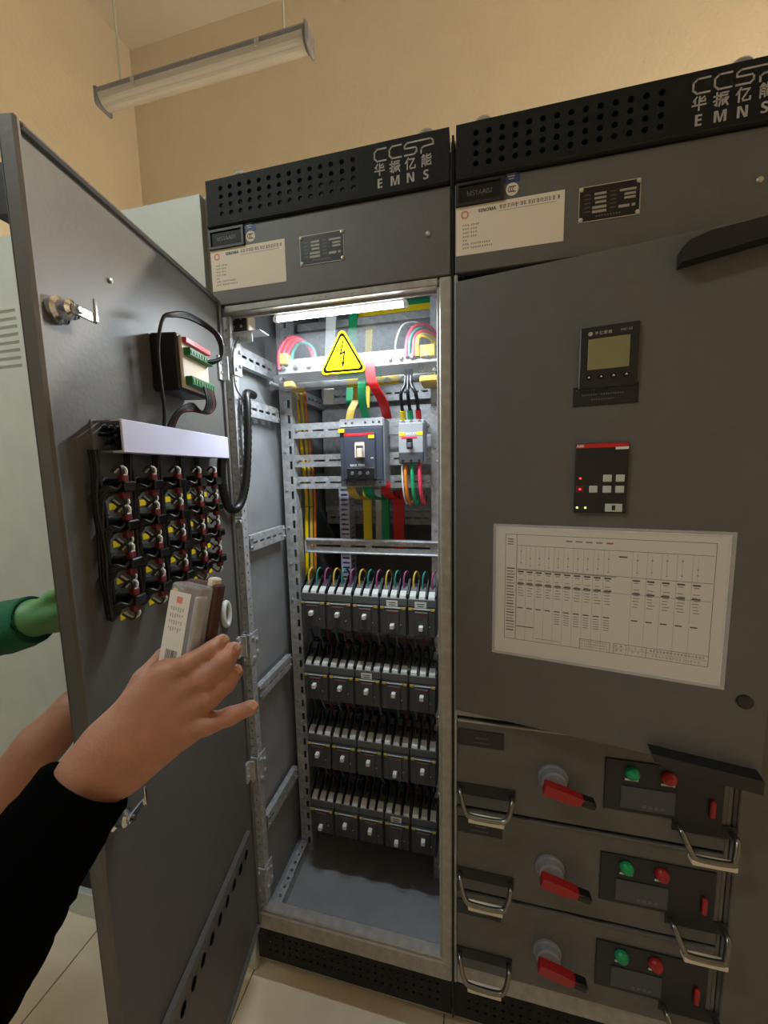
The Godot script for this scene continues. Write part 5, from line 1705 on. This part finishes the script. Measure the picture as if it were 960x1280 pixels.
	# what the hand holds
	var ce := pix(248, 778, 0.392)
	var md := thing("relay_module", "clear-cased plug-in module with white barcode label held in the hand", "module", Transform3D(cam.basis * Basis(V(0, 0, 1), -0.10) * Basis(V(0, 1, 0), -0.38) * Basis(V(1, 0, 0), -0.08), ce))
	var m1 := MB.new(); m1.box(V(-0.022, -0.055, -0.010), V(0.020, 0.042, 0.004), 0.002)
	part("base", m1, M.brown, md, "brown moulded side")
	var m2 := MB.new(); m2.box(V(-0.021, -0.052, 0.004), V(0.018, 0.040, 0.022), 0.002)
	part("clear_case", m2, M.clear_case, md)
	var im := Image.create(160, 320, false, Image.FORMAT_RGB8)
	im.fill(Color(0.88, 0.86, 0.84))
	var rng := RandomNumberGenerator.new(); rng.seed = 5
	for k in 4:
		for q in 6: im.fill_rect(Rect2i(26 + q * 18, 60 + k * 26, 10, rng.randi_range(8, 18)), Color(0.70, 0.64, 0.62))
	im.fill_rect(Rect2i(60, 18, 44, 26), Color(0.86, 0.52, 0.48))
	var x := 40
	while x < 126:
		var w := rng.randi_range(2, 5)
		im.fill_rect(Rect2i(x, 226, w, 40), Color(0.12, 0.12, 0.12)); x += w + rng.randi_range(2, 4)
	for q in 12: im.fill_rect(Rect2i(24 + q * 9, 280, 5, 26), Color(0.45, 0.44, 0.42))
	var lbl := part("label", sheet(0.028, 0.080), print_mat(im, 0.35), md, "white label with barcode")
	lbl.position = V(-0.006, -0.008, 0.0222)
	var m3 := MB.new(); m3.box(V(0.0105, -0.05, 0.008), V(0.0155, 0.03, 0.0205), 0.001)
	part("contact_strip", m3, M.tin, md)
	var m4 := MB.new(); m4.box(V(0.006, 0.038, -0.008), V(0.016, 0.048, 0.004), 0.002)
	part("release_tab", m4, M.cream, md)
	for k in 4:
		var pnm := MB.new(); pnm.box(V(-0.016 + k * 0.009, -0.062, -0.008), V(-0.014 + k * 0.009, -0.055, -0.004))
		part("pin", pnm, M.tin, md)

	# the second person, green sleeve and glove at the door's edge
	var p := thing("person", "person in green sleeve and green glove reaching behind the open door", "person")
	var gw := pix(38, 774, 0.60)
	var glove: Array = [[pix(20, 780, 0.60), gw, 0.030, 0.028, 0.015], [gw, pix(74, 764, 0.60), 0.027, 0.022, 0.015]]
	for q in 4:
		var y := 748.0 + q * 11
		finger(glove, [pix(68, y + 2, 0.595 + q * 0.004), pix(94, y - 2, 0.59 + q * 0.005), pix(112, y + 2, 0.585 + q * 0.005)], [0.011, 0.0095, 0.008])
	finger(glove, [pix(46, 762, 0.595), pix(66, 745, 0.59), pix(84, 736, 0.585)], [0.012, 0.010, 0.0085])
	var gm := MB.new(); flesh(glove, 0.004, gm)
	part("glove", gm, M.glove, p, "pale green glove")
	var pa := V(-0.80, 0, 0.78)
	var pf := -0.9
	var pb := Basis(Vector3.UP, pf)
	var prs := pa + pb * V(0.185, 1.37, 0); var pls := pa + pb * V(-0.185, 1.37, 0)
	var pe := pix(-260, 850, 0.66)
	var psl: Array = [[prs, pe, 0.064, 0.056, 0.03], [pe, pix(-120, 815, 0.63), 0.056, 0.046, 0.02],
		[pls, pls + V(-0.05, -0.30, 0.05), 0.062, 0.052, 0.03], [pls + V(-0.05, -0.30, 0.05), pls + V(0.02, -0.50, -0.08), 0.05, 0.04, 0.02]]
	bystander(p, pa, pf, M.sleeve_green, psl, [])
	var gp := smooth([pix(-170, 830, 0.64), pix(-90, 806, 0.62), pix(-30, 792, 0.61), pix(18, 782, 0.602), pix(42, 774, 0.60)], 7)
	var gr := []
	for i in gp.size(): gr.append(lerpf(0.050, 0.0385, float(i) / (gp.size() - 1)) + rng0.randf_range(-0.0015, 0.0015))
	var gd: Vector3 = (gp[-1] - gp[-2]).normalized()
	gp.append(gp[-1] + gd * 0.003); gr.append(0.036)
	gp.append(gp[-2] - gd * 0.004); gr.append(0.030)
	var gs := MB.new(); gs.tube(gp, gr, 28, false)
	part("sleeve", gs, M.sleeve_green, p, "dark green work sleeve")
	var lh: Array = [[pls + V(0.02, -0.50, -0.08), pls + V(0.03, -0.55, -0.11), 0.026, 0.030, 0.015]]
	for q in 4: finger(lh, [pls + V(0.01 + q * 0.014, -0.58, -0.12), pls + V(0.01 + q * 0.015, -0.63, -0.13), pls + V(0.01 + q * 0.015, -0.66, -0.12)], [0.011, 0.0095, 0.008])
	finger(lh, [pls + V(0.045, -0.55, -0.12), pls + V(0.065, -0.59, -0.13), pls + V(0.068, -0.62, -0.13)], [0.012, 0.010, 0.0085])
	var lhm := MB.new(); flesh(lh, 0.005, lhm)
	part("glove", lhm, M.glove, p, "pale green glove")
